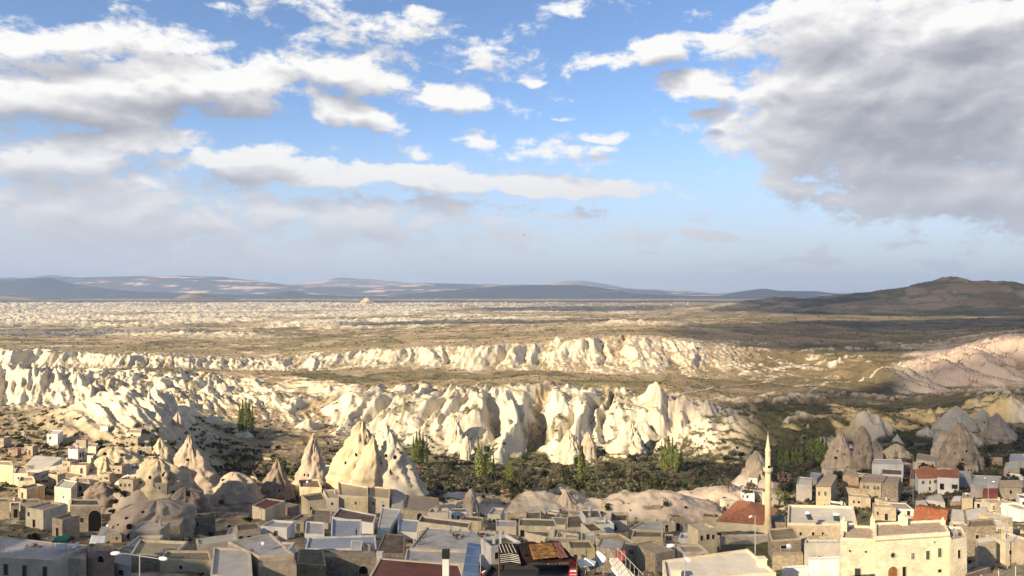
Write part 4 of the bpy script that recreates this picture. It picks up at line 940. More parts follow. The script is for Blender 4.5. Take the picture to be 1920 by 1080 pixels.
house('red roofed right half of the white villa with dark carport', [(1758, 894), (1798, 896), (1796, 880), (1756, 882)], 926, 'white', 'tile', wins=[(0, .2, 3.6, 1.4, 2.2, Wd), (0, .8, 3.4, 2.0, 1.6, Gl)], name='tiled_house', rooftype='gable', rise=1.5, cat='villa')
house('dark red tin roof wing at the left of the villa', [(1706, 898), (1722, 898), (1728, 880), (1708, 880)], 912, 'tan', 'maroon', para=0)
house('grey flat roofed shed right of the villa', [(1800, 895), (1822, 894), (1818, 884), (1798, 882)], 915, 'grey', 'concrete', para=0)
house('pale lilac house cluttered with white sheets on its roof', [(1820, 910), (1872, 912), (1878, 894), (1826, 892)], 935, 'grey', 'pale', wins=[(0, .9, 1.6, .7, .8, Wd)], para=.3)
house('brick red painted wall house beyond the lit gate', [(1842, 926), (1872, 926), (1872, 916), (1844, 916)], 942, 'red', 'red', para=.1)
house('tan barn house with pitched stone roof on the right side', [(1874, 914), (1916, 914), (1918, 902), (1880, 902)], 942, 'tan', 'gravel', wins=[(0, .5, 1.6, .8, 1.2, Wd)], name='pitched_barn', rooftype='gable', rise=1.4)
house('two storey tan house high on the right with white roof behind', [(1882, 880), (1912, 880), (1912, 868), (1886, 868)], 900, 'tan', 'pale', wins=[(0, .3, 1.6, .7, .9, Wd)], para=.25)
house('pale blue roofed block at the right picture edge', [(1892, 866), (1932, 866), (1932, 852), (1894, 852)], 884, 'grey', 'blue', para=.3)
house('pink brick box house by the dark rock on the right edge', [(1860, 866), (1880, 866), (1880, 858), (1862, 858)], 876, 'pink', 'tan', para=.2)
house('sunlit yellow stone gate block with curved top', [(1803, 936), (1824, 936), (1822, 926), (1805, 925)], 955, 'yellow', 'sand', para=.3, cat='gatehouse')
house('pair of lit gate pillars joined by a low wall', [(1826, 942), (1854, 944), (1852, 938), (1828, 937)], 955, 'cream', 'stone', wins=[(0, .3, 1.0, .8, 1.3, Wd)], para=.2, cat='gatehouse')
house('concrete trough shed left of the lit gate', [(1736, 938), (1772, 944), (1764, 926), (1738, 932)], 950, 'grey', 'pale', para=.3)
house('small pale flat roof at the lane bend', [(1716, 950), (1740, 948), (1734, 938), (1716, 940)], 958, 'grey', 'pale', para=.2)
house('pale lit panel shed with red brick wall by the gate', [(1782, 940), (1802, 940), (1804, 930), (1788, 930)], 950, 'pink', 'white', para=0)

# ------------------------------------------------------------------ minaret
mp_ = at(1440, 978, 185); base_z = gz(mp_.x, mp_.y) - 1
mtop = -(812 - 540) / F * 185
mr_root = thing('minaret', 'slender pale yellow stone minaret with one balcony and pointed cone roof', 'minaret', (mp_.x, mp_.y, base_z))
H_ = mtop - base_z; s_ = 185 / F
zb = lambda row: -(row - 540) / F * 185 - base_z
r_ = 5.5 * s_
sh_ = MB(); sh_.lathe([(r_ * 1.35, 0), (r_ * 1.35, zb(985)), (r_ * 1.05, zb(975)), (r_ * 1.0, zb(888))], n=14); sh_.build('shaft', MT['yellow'], mr_root)
bb = MB(); bb.lathe([(r_ * 1.0, zb(888)), (r_ * 1.25, zb(885)), (r_ * 1.5, zb(883)), (r_ * 1.6, zb(881)), (r_ * 1.6, zb(876)), (r_ * 1.45, zb(876)), (r_ * 1.45, zb(880))], n=16); bb.build('balcony', MT['frame'], mr_root)
us = MB(); us.lathe([(r_ * .92, zb(884)), (r_ * .86, zb(845))], n=14); us.build('upper_shaft', MT['yellow'], mr_root)
cn = MB(); cn.lathe([(r_ * .98, zb(846)), (r_ * .98, zb(843.5)), (r_ * .82, zb(842)), (r_ * .25, zb(820)), (.05, zb(814))], n=14); cn.build('cone_roof', MT['yellow'], mr_root)
fi = MB(); fi.tube((0, 0, zb(815)), (0, 0, zb(809)), .07); fi.lathe([(.02, 0), (.16, .15), (.02, .3)], (0, 0, zb(812)), 8); fi.build('finial', MT['metal'], mr_root)
for rw in (868, 852):
    wmb = MB(); wmb.lathe([(r_ * .97, zb(rw)), (r_ * .97, zb(rw - 1))], n=14); wmb.build('stone_ring', MT['frame'], mr_root)
dm = MB(); dm.box(-.3, .3, -r_ * .99, -r_ * .80, zb(880), zb(872)); dm.build('door', MT['dark'], mr_root)
# ------------------------------------------------------------------ fairy chimneys and rock masses
from mathutils.bvhtree import BVHTree
tuff_pale = mat('pale_tuff', (.60, .52, .39), var=.16, scale=.25, bump=.55, bscale=.7, stain=(.42, .35, .25))
tuff_pink = mat('pinkish_tuff', (.46, .37, .28), var=.2, scale=.25, bump=.6, bscale=.7, stain=(.33, .26, .19))
tuff_dark = mat('dark_tuff', (.30, .235, .175), var=.28, scale=.3, bump=.7, bscale=.8, stain=(.17, .135, .10))
tuff_yel = mat('yellow_tuff', (.56, .46, .30), var=.18, scale=.3, bump=.6, bscale=.7, stain=(.40, .32, .20))
ROCKS = []
def rock_thing(label, apex, x0, x1, base, D=None, p=1.0, mtl=None, caves=(), seed=0, rough=.13, group=None, name='fairy_chimney', cat='rock spire', dr=.8, top=.07, flat=0):
    ROCKS.append((label, (x0 + x1) / 2, (apex[1] + base) / 2))
    D = D or ground_D((x0 + x1) / 2, base)
    cx = (x0 + x1) / 2; x_c = (cx - 960) / F * D; D += (x1 - x0) / 2 * D / F * dr * .6; x_c = (cx - 960) / F * D
    zb_ = gz(x_c, D) - 3; zt = -(apex[1] - 540) / F * D; zfoot = -(base - 540) / F * D
    H = zt - min(zb_, zfoot - 2); z0 = zt - H; Hv = zt - zfoot
    hw = (x1 - x0) / 2 * D / F; ax_ = (apex[0] - cx) * D / F
    root = thing(name, label, cat, (x_c, D, z0), 0, group)
    seg, rings = 60, 44; bm = bmesh.new(); rows = []
    for i in range(rings + 1):
        t = (i / rings) ** .9; z = H * t; tv = max(0, (z - (H - Hv)) / Hv) if Hv > 0 else t
        row = []
        for j in range(seg):
            a = 2 * math.pi * j / seg; ca_, sa_ = math.cos(a), math.sin(a)
            n1 = mnoise.fractal(Vector((ca_ * 1.3 + seed, sa_ * 1.3 + seed * .7, z * .05)), 1, 2, 3)
            wl_ = max(.05, 1 - max(0, (z - (H - Hv)) / max(1, Hv)) ** p); fq = max(.16, 2.6 / hw)
            n2 = 1 - 2 * abs(mnoise.noise(Vector((ca_ * hw * wl_ * fq + seed * 3, sa_ * hw * wl_ * fq, z * .05 + n1))))
            n3 = mnoise.fractal(Vector((ca_ * hw * .5 + seed, sa_ * hw * .5, z * .35)), 1, 2, 4)
            q1 = mnoise.noise(Vector((ca_ * .9 + seed * 5, sa_ * .9, z / max(1, Hv) * 2.2 + seed)))
            tq = min(1, max(0, tv + .20 * q1 * math.sin(math.pi * min(1, tv)))) if tv > 0 else 0
            w = (1 - tq ** p) ** (1.0 if p < 1.9 else .62) * (1 - top) + top * (1 - tv ** 6 * .85); w = max(w, .02)
            if tv <= 0: w = 1.0 + .12 * (1 - z / max(.1, H - Hv))
            else: w += .10 * (1 - tv) ** 4 * (1 + n1)
            w *= 1 + .035 * mnoise.noise(Vector((seed, 3, z * .9)))
            k = w * (1 + rough * (1.9 * n1 + 1.3 * n2)) + n3 * rough * .75
            k = max(k, .01)
            row.append(bm.verts.new((ax_ * tv + hw * k * ca_, hw * dr * k * sa_, z + n3 * .5 * (t > .02) * (1 - flat))))
        rows.append(row)
    for i in range(rings):
        for j in range(seg): bm.faces.new((rows[i][j], rows[i][(j + 1) % seg], rows[i + 1][(j + 1) % seg], rows[i + 1][j]))
    bm.faces.new(rows[-1]); bm.normal_update()
    bvh = BVHTree.FromBMesh(bm)
    me = bpy.data.meshes.new('rock_body'); bm.to_mesh(me); bm.free(); me.materials.append(mtl or tuff_pale)
    for f_ in me.polygons: f_.use_smooth = True
    body = bpy.data.objects.new('rock_body', me); C.objects.link(body); body.parent = root
    for (px_, row_, w, h) in caves:
        d = Vector(((px_ - 960) / F, 1, -(row_ - 540) / F)).normalized(); o_ = -root.location
        hit, nr, _, dist = bvh.ray_cast(o_, d)
        if hit is None: continue
        sc_ = dist / F; w2, h2 = w * sc_ / 2, h * sc_ / 2; ux = Vector((0, 0, 1)).cross(nr).normalized(); uz = nr.cross(ux).normalized()
        mb = MB(); k = 10; pts = []
        for q in range(k):
            a = 2 * math.pi * q / k; rr_ = 1 + random.uniform(-.14, .14); pts.append((math.cos(a) * w2 * rr_, math.sin(a) * h2 * rr_ if math.sin(a) > 0 else max(math.sin(a) * h2 * 1.3, -h2)))
        c0 = hit + nr * .25
        mb.v = [tuple(c0 + ux * a + uz * b) for a, b in pts] + [tuple(hit - nr * .8 + ux * a + uz * b) for a, b in pts]
        mb.f = [tuple(range(k))] + [(i, i + k, (i + 1) % k + k, (i + 1) % k) for i in range(k)]
        mb.build('cave_dark_plug', MT['dark'], root)  # near-black plug painted as the cave's inner darkness, no hollow behind
    return root
rock_thing('tall pointed tuff cone, half in shade, tallest of the left village', (355, 817), 322, 400, 912, p=1.15, mtl=tuff_pink, caves=[(352, 862, 3, 4)], seed=1)
rock_thing('smooth rounded tuff cone just left of the tall pointed one', (300, 822), 284, 326, 862, p=1.6, mtl=tuff_yel, seed=2)
rock_thing('slender white spire at the foot of the striped white ridge', (280, 728), 270, 292, 812, D=420, p=1.2, mtl=tuff_pale, seed=3)
rock_thing('short white spire beside the slender white spire', (301, 781), 289, 312, 818, D=390, p=1.6, mtl=tuff_pale, seed=4)
rock_thing('small pinkish cone in the green hollow right of the white spires', (333, 772), 321, 344, 806, D=400, p=1.6, mtl=tuff_pink, seed=5)
rock_thing('leaning pointed cone with dark lower half left of the white gabled house', (588, 813), 556, 610, 908, p=1.2, mtl=tuff_pink, caves=[(571, 890, 3, 5), (578, 891, 3, 5)], seed=6)
rock_thing('broad leaning tuff slab pocked with dark scars', (521, 860), 480, 546, 940, p=1.1, mtl=tuff_dark, caves=[(524, 920, 3, 5)], seed=7)
rock_thing('great pierced rock left summit rising above the cream mansion', (678, 790), 626, 716, 910, D=272, p=1.7, mtl=tuff_yel, caves=[(668, 852, 6, 9), (648, 868, 4, 6)], seed=8, rough=.2)
rock_thing('great pierced rock main cone, riddled with black dovecote holes', (722, 797), 672, 790, 925, D=262, p=1.35, mtl=tuff_pale, caves=[(709, 836, 4, 5), (702, 858, 6, 7), (724, 854, 5, 6), (740, 858, 6, 9), (745, 842, 3, 3), (720, 820, 3, 3), (752, 848, 3, 3), (732, 886, 3, 12), (715, 868, 2, 3), (770, 880, 3, 3)], seed=9, rough=.16)
rock_thing('narrow leaning fin between the two summits of the pierced rock', (700, 818), 668, 712, 896, D=258, p=1.5, mtl=tuff_yel, seed=10)
rock_thing('small sharp cone at the right foot of the pierced rock', (781, 888), 768, 800, 928, p=1.2, mtl=tuff_pink, seed=11)
rock_thing('lone thin finger rock beside the valley footpath', (883, 917), 873, 897, 965, p=1.9, mtl=tuff_pink, seed=12, rough=.2)
rock_thing('smooth pink tuff hump left of the dark green hollow', (438, 886), 398, 476, 938, p=2.0, mtl=tuff_pink, caves=[(420, 900, 8, 4)], seed=13, name='tuff_hump', cat='rock')
rock_thing('sunlit lumpy rock with cave doors below the tall pointed cone', (296, 862), 250, 345, 925, p=2.4, mtl=tuff_yel, caves=[(281, 895, 4, 6), (307, 889, 3, 8), (264, 905, 3, 3), (324, 922, 6, 4)], seed=14, rough=.2, name='tuff_hump', cat='rock')
rock_thing('tall cave cliff with dwellings hollowed in its shaded face', (292, 938), 208, 335, 1012, p=3.4, mtl=tuff_pink, caves=[(237, 972, 4, 4), (242, 987, 9, 9), (247, 1004, 16, 12), (297, 993, 5, 7), (305, 991, 3, 3), (222, 984, 3, 3), (268, 960, 4, 4)], seed=15, rough=.14, name='cave_cliff', cat='cliff', flat=.6)
rock_thing('round pale boulder arch on the shoulder of the cave cliff', (249, 937), 236, 262, 960, p=2.4, mtl=tuff_pink, caves=[(247, 955, 6, 6)], seed=16, name='tuff_hump', cat='rock')
rock_thing('brown cliff spur with two cave doors below the tall cone', (350, 915), 326, 392, 972, p=2.0, mtl=tuff_dark, caves=[(334, 953, 6, 7), (350, 953, 4, 6), (352, 925, 7, 10)], seed=17, name='cave_cliff', cat='cliff', rough=.2)
rock_thing('pale tuff boulder ledge left of the arched stone vault', (196, 856), 178, 214, 892, p=2.2, mtl=tuff_yel, seed=18, rough=.2, name='tuff_hump', cat='rock')
rock_thing('two toned bluff with small caves behind the narrow tower house', (212, 838), 184, 258, 872, p=2.4, mtl=tuff_yel, caves=[(196, 851, 5, 5), (229, 853, 7, 5)], seed=19, rough=.2, name='tuff_hump', cat='rock')
rock_thing('dull grassy rock knoll above the curving lane', (190, 905), 168, 232, 940, p=2.3, mtl=tuff_dark, seed=20, rough=.2, name='tuff_hump', cat='rock')
rock_thing('tall brown chimney with shaggy dark sides right of the poplars', (1576, 808), 1553, 1602, 882, p=1.7, mtl=tuff_pink, caves=[(1570, 845, 2, 3), (1584, 852, 2, 3), (1566, 858, 3, 4)], seed=21, rough=.16)
rock_thing('twin brown chimney beside the shaggy one', (1617, 800), 1598, 1636, 884, p=1.9, mtl=tuff_dark, caves=[(1612, 850, 2, 3)], seed=22, rough=.18)
rock_thing('short tuff stump behind the small brown stone house', (1640, 828), 1628, 1658, 858, p=2.0, mtl=tuff_dark, seed=23, rough=.18)
rock_thing('squat pitted rock above the white concrete house', (1680, 832), 1655, 1702, 862, p=1.8, mtl=tuff_yel, seed=24, rough=.2)
rock_thing('large dark capped cone towering behind the red roofed villa', (1800, 793), 1768, 1838, 884, p=1.5, mtl=tuff_dark, caves=[(1790, 850, 2, 3), (1812, 846, 3, 4), (1805, 862, 3, 3), (1796, 832, 2, 2)], seed=25, rough=.16)
rock_thing('pale smooth chimney left of the large dark capped cone', (1772, 812), 1752, 1792, 866, p=1.9, mtl=tuff_pink, seed=26, rough=.14)
rock_thing('white draped cone on the slope above the dark capped cone', (1795, 762), 1762, 1822, 806, D=480, p=1.4, mtl=tuff_pale, seed=27)
rock_thing('second white draped cone to the right of the first', (1842, 768), 1818, 1872, 812, D=480, p=1.5, mtl=tuff_pale, caves=[(1846, 792, 2, 4)], seed=28)
rock_thing('grey cone at the far right of the white draped group', (1868, 775), 1850, 1896, 822, D=470, p=1.5, mtl=tuff_pink, seed=29)
rock_thing('brown tilted slab standing behind the minaret', (1418, 845), 1394, 1446, 892, p=1.2, mtl=tuff_pink, seed=30)
rock_thing('triple headed white cone standing alone on the dark slope', (1184, 792), 1148, 1206, 846, D=520, p=1.2, mtl=tuff_pale, seed=32, rough=.2)
rock_thing('white pyramid below the long white scarp', (1068, 808), 1040, 1088, 850, D=510, p=1.2, mtl=tuff_pale, seed=33)
rock_thing('small blunt cone right of the white pyramid', (1102, 810), 1092, 1117, 838, D=515, p=1.6, mtl=tuff_pink, seed=34)
rock_thing('egg shaped white rock above the poplar clump', (875, 818), 865, 883, 846, D=500, p=2.2, mtl=tuff_pale, seed=35)
rock_thing('bulky white cone cluster left of the egg shaped rock', (852, 780), 838, 872, 832, D=520, p=1.5, mtl=tuff_pale, seed=36, rough=.2)
rock_thing('pink humped boulder on the bare mounds below the valley', (1060, 920), 1046, 1082, 952, p=1.4, mtl=tuff_pink, seed=37)

# ------------------------------------------------------------------ plants
def leaf_mat(name, col, var=.35):
    m, nt, b = new_mat(name); N, L = nt.nodes, nt.links
    g = N.new('ShaderNodeNewGeometry'); n = N.new('ShaderNodeTexNoise'); n.inputs['Scale'].default_value = .35; n.inputs['Detail'].default_value = 5; L.new(g.outputs['Position'], n.inputs['Vector'])
    oi = N.new('ShaderNodeObjectInfo'); ad = N.new('ShaderNodeMath'); ad.operation = 'ADD'; L.new(n.outputs[0], ad.inputs[0])
    ml = N.new('ShaderNodeMath'); ml.operation = 'MULTIPLY_ADD'; L.new(oi.outputs['Random'], ml.inputs[0]); ml.inputs[1].default_value = .3; ml.inputs[2].default_value = -.15; L.new(ml.outputs[0], ad.inputs[1])
    r = N.new('ShaderNodeValToRGB'); L.new(ad.outputs[0], r.inputs[0]); r.color_ramp.elements[0].position = .3; r.color_ramp.elements[1].position = .7
    r.color_ramp.elements[0].color = tuple(c * (1 - var) for c in col) + (1,); r.color_ramp.elements[1].color = tuple(c * (1 + var) for c in col) + (1,)
    L.new(r.outputs[0], b.inputs['Base Color']); b.inputs['Roughness'].default_value = .8
    tr = N.new('ShaderNodeBsdfTranslucent'); L.new(r.outputs[0], tr.inputs[0]); mx = N.new('ShaderNodeMixShader'); mx.inputs[0].default_value = .25
    L.new(b.outputs[0], mx.inputs[1]); L.new(tr.outputs[0], mx.inputs[2]); L.new(mx.outputs[0], N['Material Output'].inputs[0])
    return m
LM = dict(poplar=leaf_mat('poplar_leaves', (.22, .25, .07)), shrub=leaf_mat('shrub_leaves', (.065, .070, .030)), grey=leaf_mat('grey_green_leaves', (.115, .115, .070)),
          bare=leaf_mat('bare_twigs', (.17, .125, .095)), dark=leaf_mat('dark_shrub_leaves', (.040, .046, .024)), bright=leaf_mat('yellow_green_leaves', (.14, .15, .03)))
bark = mat('bark', (.11, .085, .06), var=.3, scale=3)
def cloud_mesh(name, mtl, n, shape, size, seed, clumps=0):
    """n small leaf faces in the volume given by shape(rng)->Vector"""
    rg = random.Random(seed); V = []; Fc = []
    for i in range(n):
        p = shape(rg); s = size * rg.uniform(.6, 1.4)
        a = Vector((rg.gauss(0, 1), rg.gauss(0, 1), rg.gauss(0, 1))).normalized(); b = a.orthogonal().normalized(); c_ = a.cross(b)
        k = len(V); V += [tuple(p + b * s), tuple(p + c_ * s * .8), tuple(p - b * s * .9), tuple(p - c_ * s * .7)]; Fc.append((k, k + 1, k + 2, k + 3))
    me = bpy.data.meshes.new(name); me.from_pydata(V, [], Fc); me.update(); me.materials.append(mtl); return me
def blob_shape(rx, rz, nc, seed, zoff=0, bottom=.0):
    rg = random.Random(seed); cs = []
    for i in range(nc):
        a = rg.uniform(0, 6.28); r = rg.uniform(0, .62) * rx; cs.append((Vector((math.cos(a) * r, math.sin(a) * r, zoff + rz * rg.uniform(.35, .95))), rx * rg.uniform(.30, .52)))
    def f(g):
        c_, r = g.choice(cs); d = Vector((g.gauss(0, 1), g.gauss(0, 1), g.gauss(0, 1))).normalized() * r * g.uniform(.75, 1.0)
        q = c_ + d; q.z = max(q.z, bottom); return q
    return f
def spindle(h, r):
    def f(g):
        t = g.random() ** .85; rr_ = r * (math.sin(min(1, t * 1.15 + .08) * math.pi) ** .6 * (1 - t * .45)) * math.sqrt(g.random()); a = g.uniform(0, 6.28)
        return Vector((math.cos(a) * rr_, math.sin(a) * rr_, h * (.05 + .95 * t)))
    return f
# poplars: unit height 16 m
PROTO = {}
def tree_proto(key, label, cat, name, crown_me, trunk):
    r = thing(name, label, cat, (0, 0, 0)); t = trunk.build('trunk', bark, r); c_ = bpy.data.objects.new('crown', crown_me); C.objects.link(c_); c_.parent = r
    PROTO[key] = [r, False]
def place_tree(key, loc, sc_, label, group, rz=None):
    r, used = PROTO[key]; rz = random.uniform(0, 6.28) if rz is None else rz
    if not used:
        PROTO[key][1] = True; r.location = loc; r.scale = sc_ if hasattr(sc_, '__len__') else (sc_,) * 3; r.rotation_euler = (0, 0, rz); r['label'] = label; r['group'] = group; return r
    return dup(r, loc, rz, sc_, label, group)
for i in range(3):
    tr = MB(); tr.tube((0, 0, -1), (0, 0, 13), .22, .05, 6)
    for k in range(14):
        a = k * 2.4; z = 1.5 + k * .8; tr.tube((0, 0, z), (math.cos(a) * .7, math.sin(a) * .7, z + 2.2), .05, .015, 4)
    tree_proto('poplar%d' % i, 'poplar', 'tree', 'poplar_tree', cloud_mesh('crown', LM['poplar'], 760, spindle(16, 1.5 + .2 * i), .34, 40 + i), tr)
for i, (k_, m_, n_, s_) in enumerate([('round', 'grey', 520, .20), ('bright', 'bright', 520, .2), ('bare', 'bare', 420, .11)]):
    tr = MB(); tr.tube((0, 0, -.6), (.1, 0, 2.4), .2, .12, 6)
    for k in range(7 if k_ != 'bare' else 16):
        a = k * 2.4; tr.tube((.1, 0, 1.4 + .1 * k), (math.cos(a) * 2, math.sin(a) * 2, 3.4 + .22 * k), .08, .02, 4)
    tree_proto(k_, 'tree', 'tree', 'bare_tree' if k_ == 'bare' else 'round_tree', cloud_mesh('crown', LM[m_], n_, blob_shape(3.0, 4.6, 9, 50 + i, .8, 1.0), s_, 60 + i), tr)
CLUMPS = [('slim poplar in the thick clump among the white cliffs, far left', 'poplars of the far left clump', [(449, 812, 762), (455, 812, 757), (461, 812, 754), (467, 812, 758), (473, 812, 764)]),
 ('slim green poplar in the clump right of the pierced rock', 'poplars right of the pierced rock', [(775, 868, 822), (781, 869, 815), (787, 870, 812), (793, 869, 816), (800, 868, 824)]),
 ('tall sunlit poplar of the loose row below the white cone cluster', 'poplars below the white cone cluster', [(897, 900, 826), (903, 896, 842), (912, 898, 846), (919, 896, 850), (925, 894, 855)]),
 ('thin poplar rising behind the yellow green tree', 'poplars behind the yellow green tree', [(953, 906, 856), (958, 906, 862)]),
 ('lone dense poplar standing by itself on the valley floor', 'paired stems of the lone poplar', [(1088, 908, 838), (1092, 907, 842)]),
 ('shaded poplar of the clump under the white flutes', 'poplars under the white flutes', [(1241, 884, 832), (1247, 884, 826), (1254, 884, 822), (1261, 885, 826), (1268, 886, 834), (1277, 884, 842)]),
 ('dark poplar in the grove just right of the minaret', 'poplars right of the minaret', [(1462, 876, 838), (1469, 877, 832), (1476, 877, 836), (1486, 877, 842), (1494, 878, 834), (1502, 878, 840)]),
 ('dark poplar in the grove left of the brown chimneys', 'poplars left of the brown chimneys', [(1514, 874, 818), (1521, 874, 812), (1528, 873, 810), (1535, 873, 812), (1542, 872, 816), (1549, 872, 824)])]
for lb, gp, lst in CLUMPS:
    for i, (p_, b_, t_) in enumerate(lst):
        g_ = on_ground(p_, b_); h_ = (b_ - t_) * g_.y / F
        place_tree('poplar%d' % (i % 3), g_, (h_ / 16 * 1.15, h_ / 16 * 1.15, h_ / 16 * 1.08), lb, gp)
for (p_, b_, k_, s_, lb) in [(955, 924, 'bright', 1.15, 'bright yellow green round tree at the foot of the thin poplars'), (1590, 800, 'bright', .7, 'pale green bush tree on the right slope above the chimneys'),
        (868, 905, 'round', 1.2, 'big grey green tree beside the valley footpath'), (835, 898, 'round', 1.1, 'grey tree right of the pierced rock slope'), (822, 884, 'round', .9, 'small grey tree just below the right poplar clump'),
        (1460, 950, 'bright', 1.0, 'leafy green tree beside the minaret foot'), (1520, 880, 'round', 1.0, 'grey green tree above the grey plastered house'),
        (980, 920, 'bare', 1.3, 'leafless pinkish tree right of the yellow green tree'), (1000, 915, 'bare', 1.1, 'second leafless tree along the valley track'), (1042, 905, 'bare', 1.5, 'wide leafless tree left of the lone poplar'),
        (1125, 898, 'bare', 1.6, 'tall leafless tree right of the lone poplar'), (1150, 880, 'bare', 1.1, 'thin leafless tree below the triple headed cone'), (1400, 938, 'round', .9, 'dull round tree above the mosque roof'), (1365, 925, 'round', 1.0, 'dull round tree on the grassy hump left of the mosque')]:
    place_tree(k_, on_ground(p_, b_), s_, lb, 'single trees of the valley')
for k_, v_ in PROTO.items():
    if not v_[1]:
        for ch in list(v_[0].children): bpy.data.objects.remove(ch)
        bpy.data.objects.remove(v_[0])
# shrubs one can pick apart
SH = [cloud_mesh('shrub', LM[m_], 210, blob_shape(1.5, 1.5, 6, 80 + i, .0, -.1), .24, 90 + i) for i, m_ in enumerate(['shrub', 'grey', 'dark', 'shrub', 'bare', 'dark'])]
SHL = ['low olive green shrub in the valley scrub', 'grey green rounded shrub in the valley scrub', 'dark dense shrub in the valley scrub', 'ragged olive shrub in the valley scrub', 'leafless brown shrub in the valley scrub', 'dark spreading shrub in the valley scrub']
rg = random.Random(21); cnt = 0; tries = 0
occupied = [(c_.x, c_.y, max((q - c_).length for q in P_) + 1.0) for (_, c_, _, P_) in HOUSES]
def free(x, y, r=0): return all((x - a) ** 2 + (y - b) ** 2 > (c_ + r) ** 2 for a, b, c_ in occupied)
def density(px_, row):
    d = .0
    if 840 < row < 935 and px_ > 780: d = 1.0
    if 850 < row < 960 and px_ > 1250: d = .9
    if 830 < row < 900 and 370 < px_ < 560: d = .8
    if row > 930: d = .25
    if row < 840 and row > 740: d = .22
    if px_ > 1330 and row < 860: d = .6
    return d
SHRUBS = []
while cnt < 285 and tries < 9000:
    tries += 1; p_ = rg.uniform(-10, 1930); b_ = rg.uniform(830, 1040)
    if rg.random() > density(p_, b_): continue
    g_ = on_ground(p_, b_)
    if not free(g_.x, g_.y): continue
    i = rg.choice([0, 0, 1, 2, 2, 3, 4, 5]); o = bpy.data.objects.new('shrub', SH[i]); C.objects.link(o); s_ = rg.uniform(.9, 2.3) * (.55 if b_ > 930 else (1.35 if p_ > 850 and b_ > 845 else 1))
    o.location = g_; o.rotation_euler = (0, 0, rg.uniform(0, 6.28)); o.scale = (s_, s_, s_ * rg.uniform(.7, 1.1)); tag(o, SHL[i], 'shrub', SHL[i].replace('shrub in', 'shrubs of')); cnt += 1; SHRUBS.append((o, i, p_, b_))
# the scrub nobody could count
def scatter(name, mtls, pts, sizes, faces, seed, flat=.7):
    rs = np.random.RandomState(seed); n = len(pts); base = rs.normal(size=(n, faces, 3)); base /= np.linalg.norm(base, axis=2, keepdims=True)
    rad = rs.uniform(.35, 1, (n, faces, 1)); ctr = base * rad; ctr[:, :, 2] = np.abs(ctr[:, :, 2]) * flat
    nrm = rs.normal(size=(n, faces, 3)); nrm /= np.linalg.norm(nrm, axis=2, keepdims=True)
    a = np.cross(nrm, np.array([0.3, .5, .8])); a /= np.linalg.norm(a, axis=2, keepdims=True); b = np.cross(nrm, a)
    s = .42
    tri = np.stack([ctr + a * s, ctr - a * s * .6 + b * s, ctr - a * s * .6 - b * s], 2)      # n, faces, 3, 3
    co = tri * sizes[:, None, None, None] + pts[:, None, None, :]
    co = co.reshape(-1, 3).astype(np.float32); m = len(co)
    me = bpy.data.meshes.new(name); me.vertices.add(m); me.vertices.foreach_set('co', co.ravel()); me.loops.add(m); me.loops.foreach_set('vertex_index', np.arange(m, dtype=np.int32))
    me.polygons.add(m // 3); me.polygons.foreach_set('loop_start', np.arange(0, m, 3, dtype=np.int32)); me.polygons.foreach_set('loop_total', np.full(m // 3, 3, np.int32))
    for q in mtls: me.materials.append(q)
    me.polygons.foreach_set('material_index', np.repeat(rs.randint(0, len(mtls), n), faces).astype(np.int32)); me.update()
    o = bpy.data.objects.new(name, me); C.objects.link(o); return tag(o, None, None, None, 'stuff')
def grid_points(n, y0, y1, seed, maskf, power=1.0):
    rs = np.random.RandomState(seed); out = []
    u = rs.uniform(-.78, .78, n); t = rs.uniform(0, 1, n); yv = 1 / (1 / y0 + (1 / y1 - 1 / y0) * t) if power else y0 + (y1 - y0) * t
    j = np.searchsorted(pxs, 960 + F * u) - 1; i = np.searchsorted(ys, yv) - 1
    fx = (960 + F * u - pxs[j]) / (pxs[j + 1] - pxs[j]); fy = (yv - ys[i]) / (ys[i + 1] - ys[i])
    zz = (Z[i, j] * (1 - fx) + Z[i, j + 1] * fx) * (1 - fy) + (Z[i + 1, j] * (1 - fx) + Z[i + 1, j + 1] * fx) * fy
    keep = rs.rand(n) < maskf(i, j)
    return np.stack([u * yv, yv, zz], 1)[keep]
lowf = fbm(X / 60, Y / 50, 3, 77)
mk1 = lambda i, j: np.clip((1 - 1.3 * rock[i, j]) * (.25 + 1.0 * greenish[i, j]) * (.55 + 1.2 * lowf[i, j]), 0, 1)
p1 = grid_points(38000, 250, 640, 1, mk1); s1 = np.random.RandomState(2).uniform(.45, 1.7, len(p1)) * (.7 + .5 * np.random.RandomState(3).rand(len(p1)) + .5 * ((p1[:, 1] > 320) & (p1[:, 1] < 500)))
scatter('valley_scrub', [LM['shrub'], LM['dark'], LM['grey'], LM['bare']], p1, s1, 12, 5)
mk2 = lambda i, j: np.clip((1 - rock[i, j]) * (.10 + .8 * np.clip(lowf[i, j] + .15, 0, 1)), 0, 1)
p2 = grid_points(42000, 560, 6500, 4, mk2); s2 = np.random.RandomState(5).uniform(.45, 1.15, len(p2)) * np.clip(p2[:, 1] * .0016, 1.0, 4.5)
scatter('plain_scrub', [LM['shrub'], LM['dark'], LM['shrub']], p2, s2, 8, 6, .6)
p3 = grid_points(9000, 95, 300, 7, lambda i, j: np.clip(.25 + lowf[i, j], 0, 1))
ok_ = np.array([free(a[0], a[1], -.8) for a in p3]); p3 = p3[ok_]
scatter('village_weeds', [LM['shrub'], LM['grey'], LM['dark'], LM['bare']], p3, np.random.RandomState(8).uniform(.15, .75, len(p3)), 12, 8, .8)
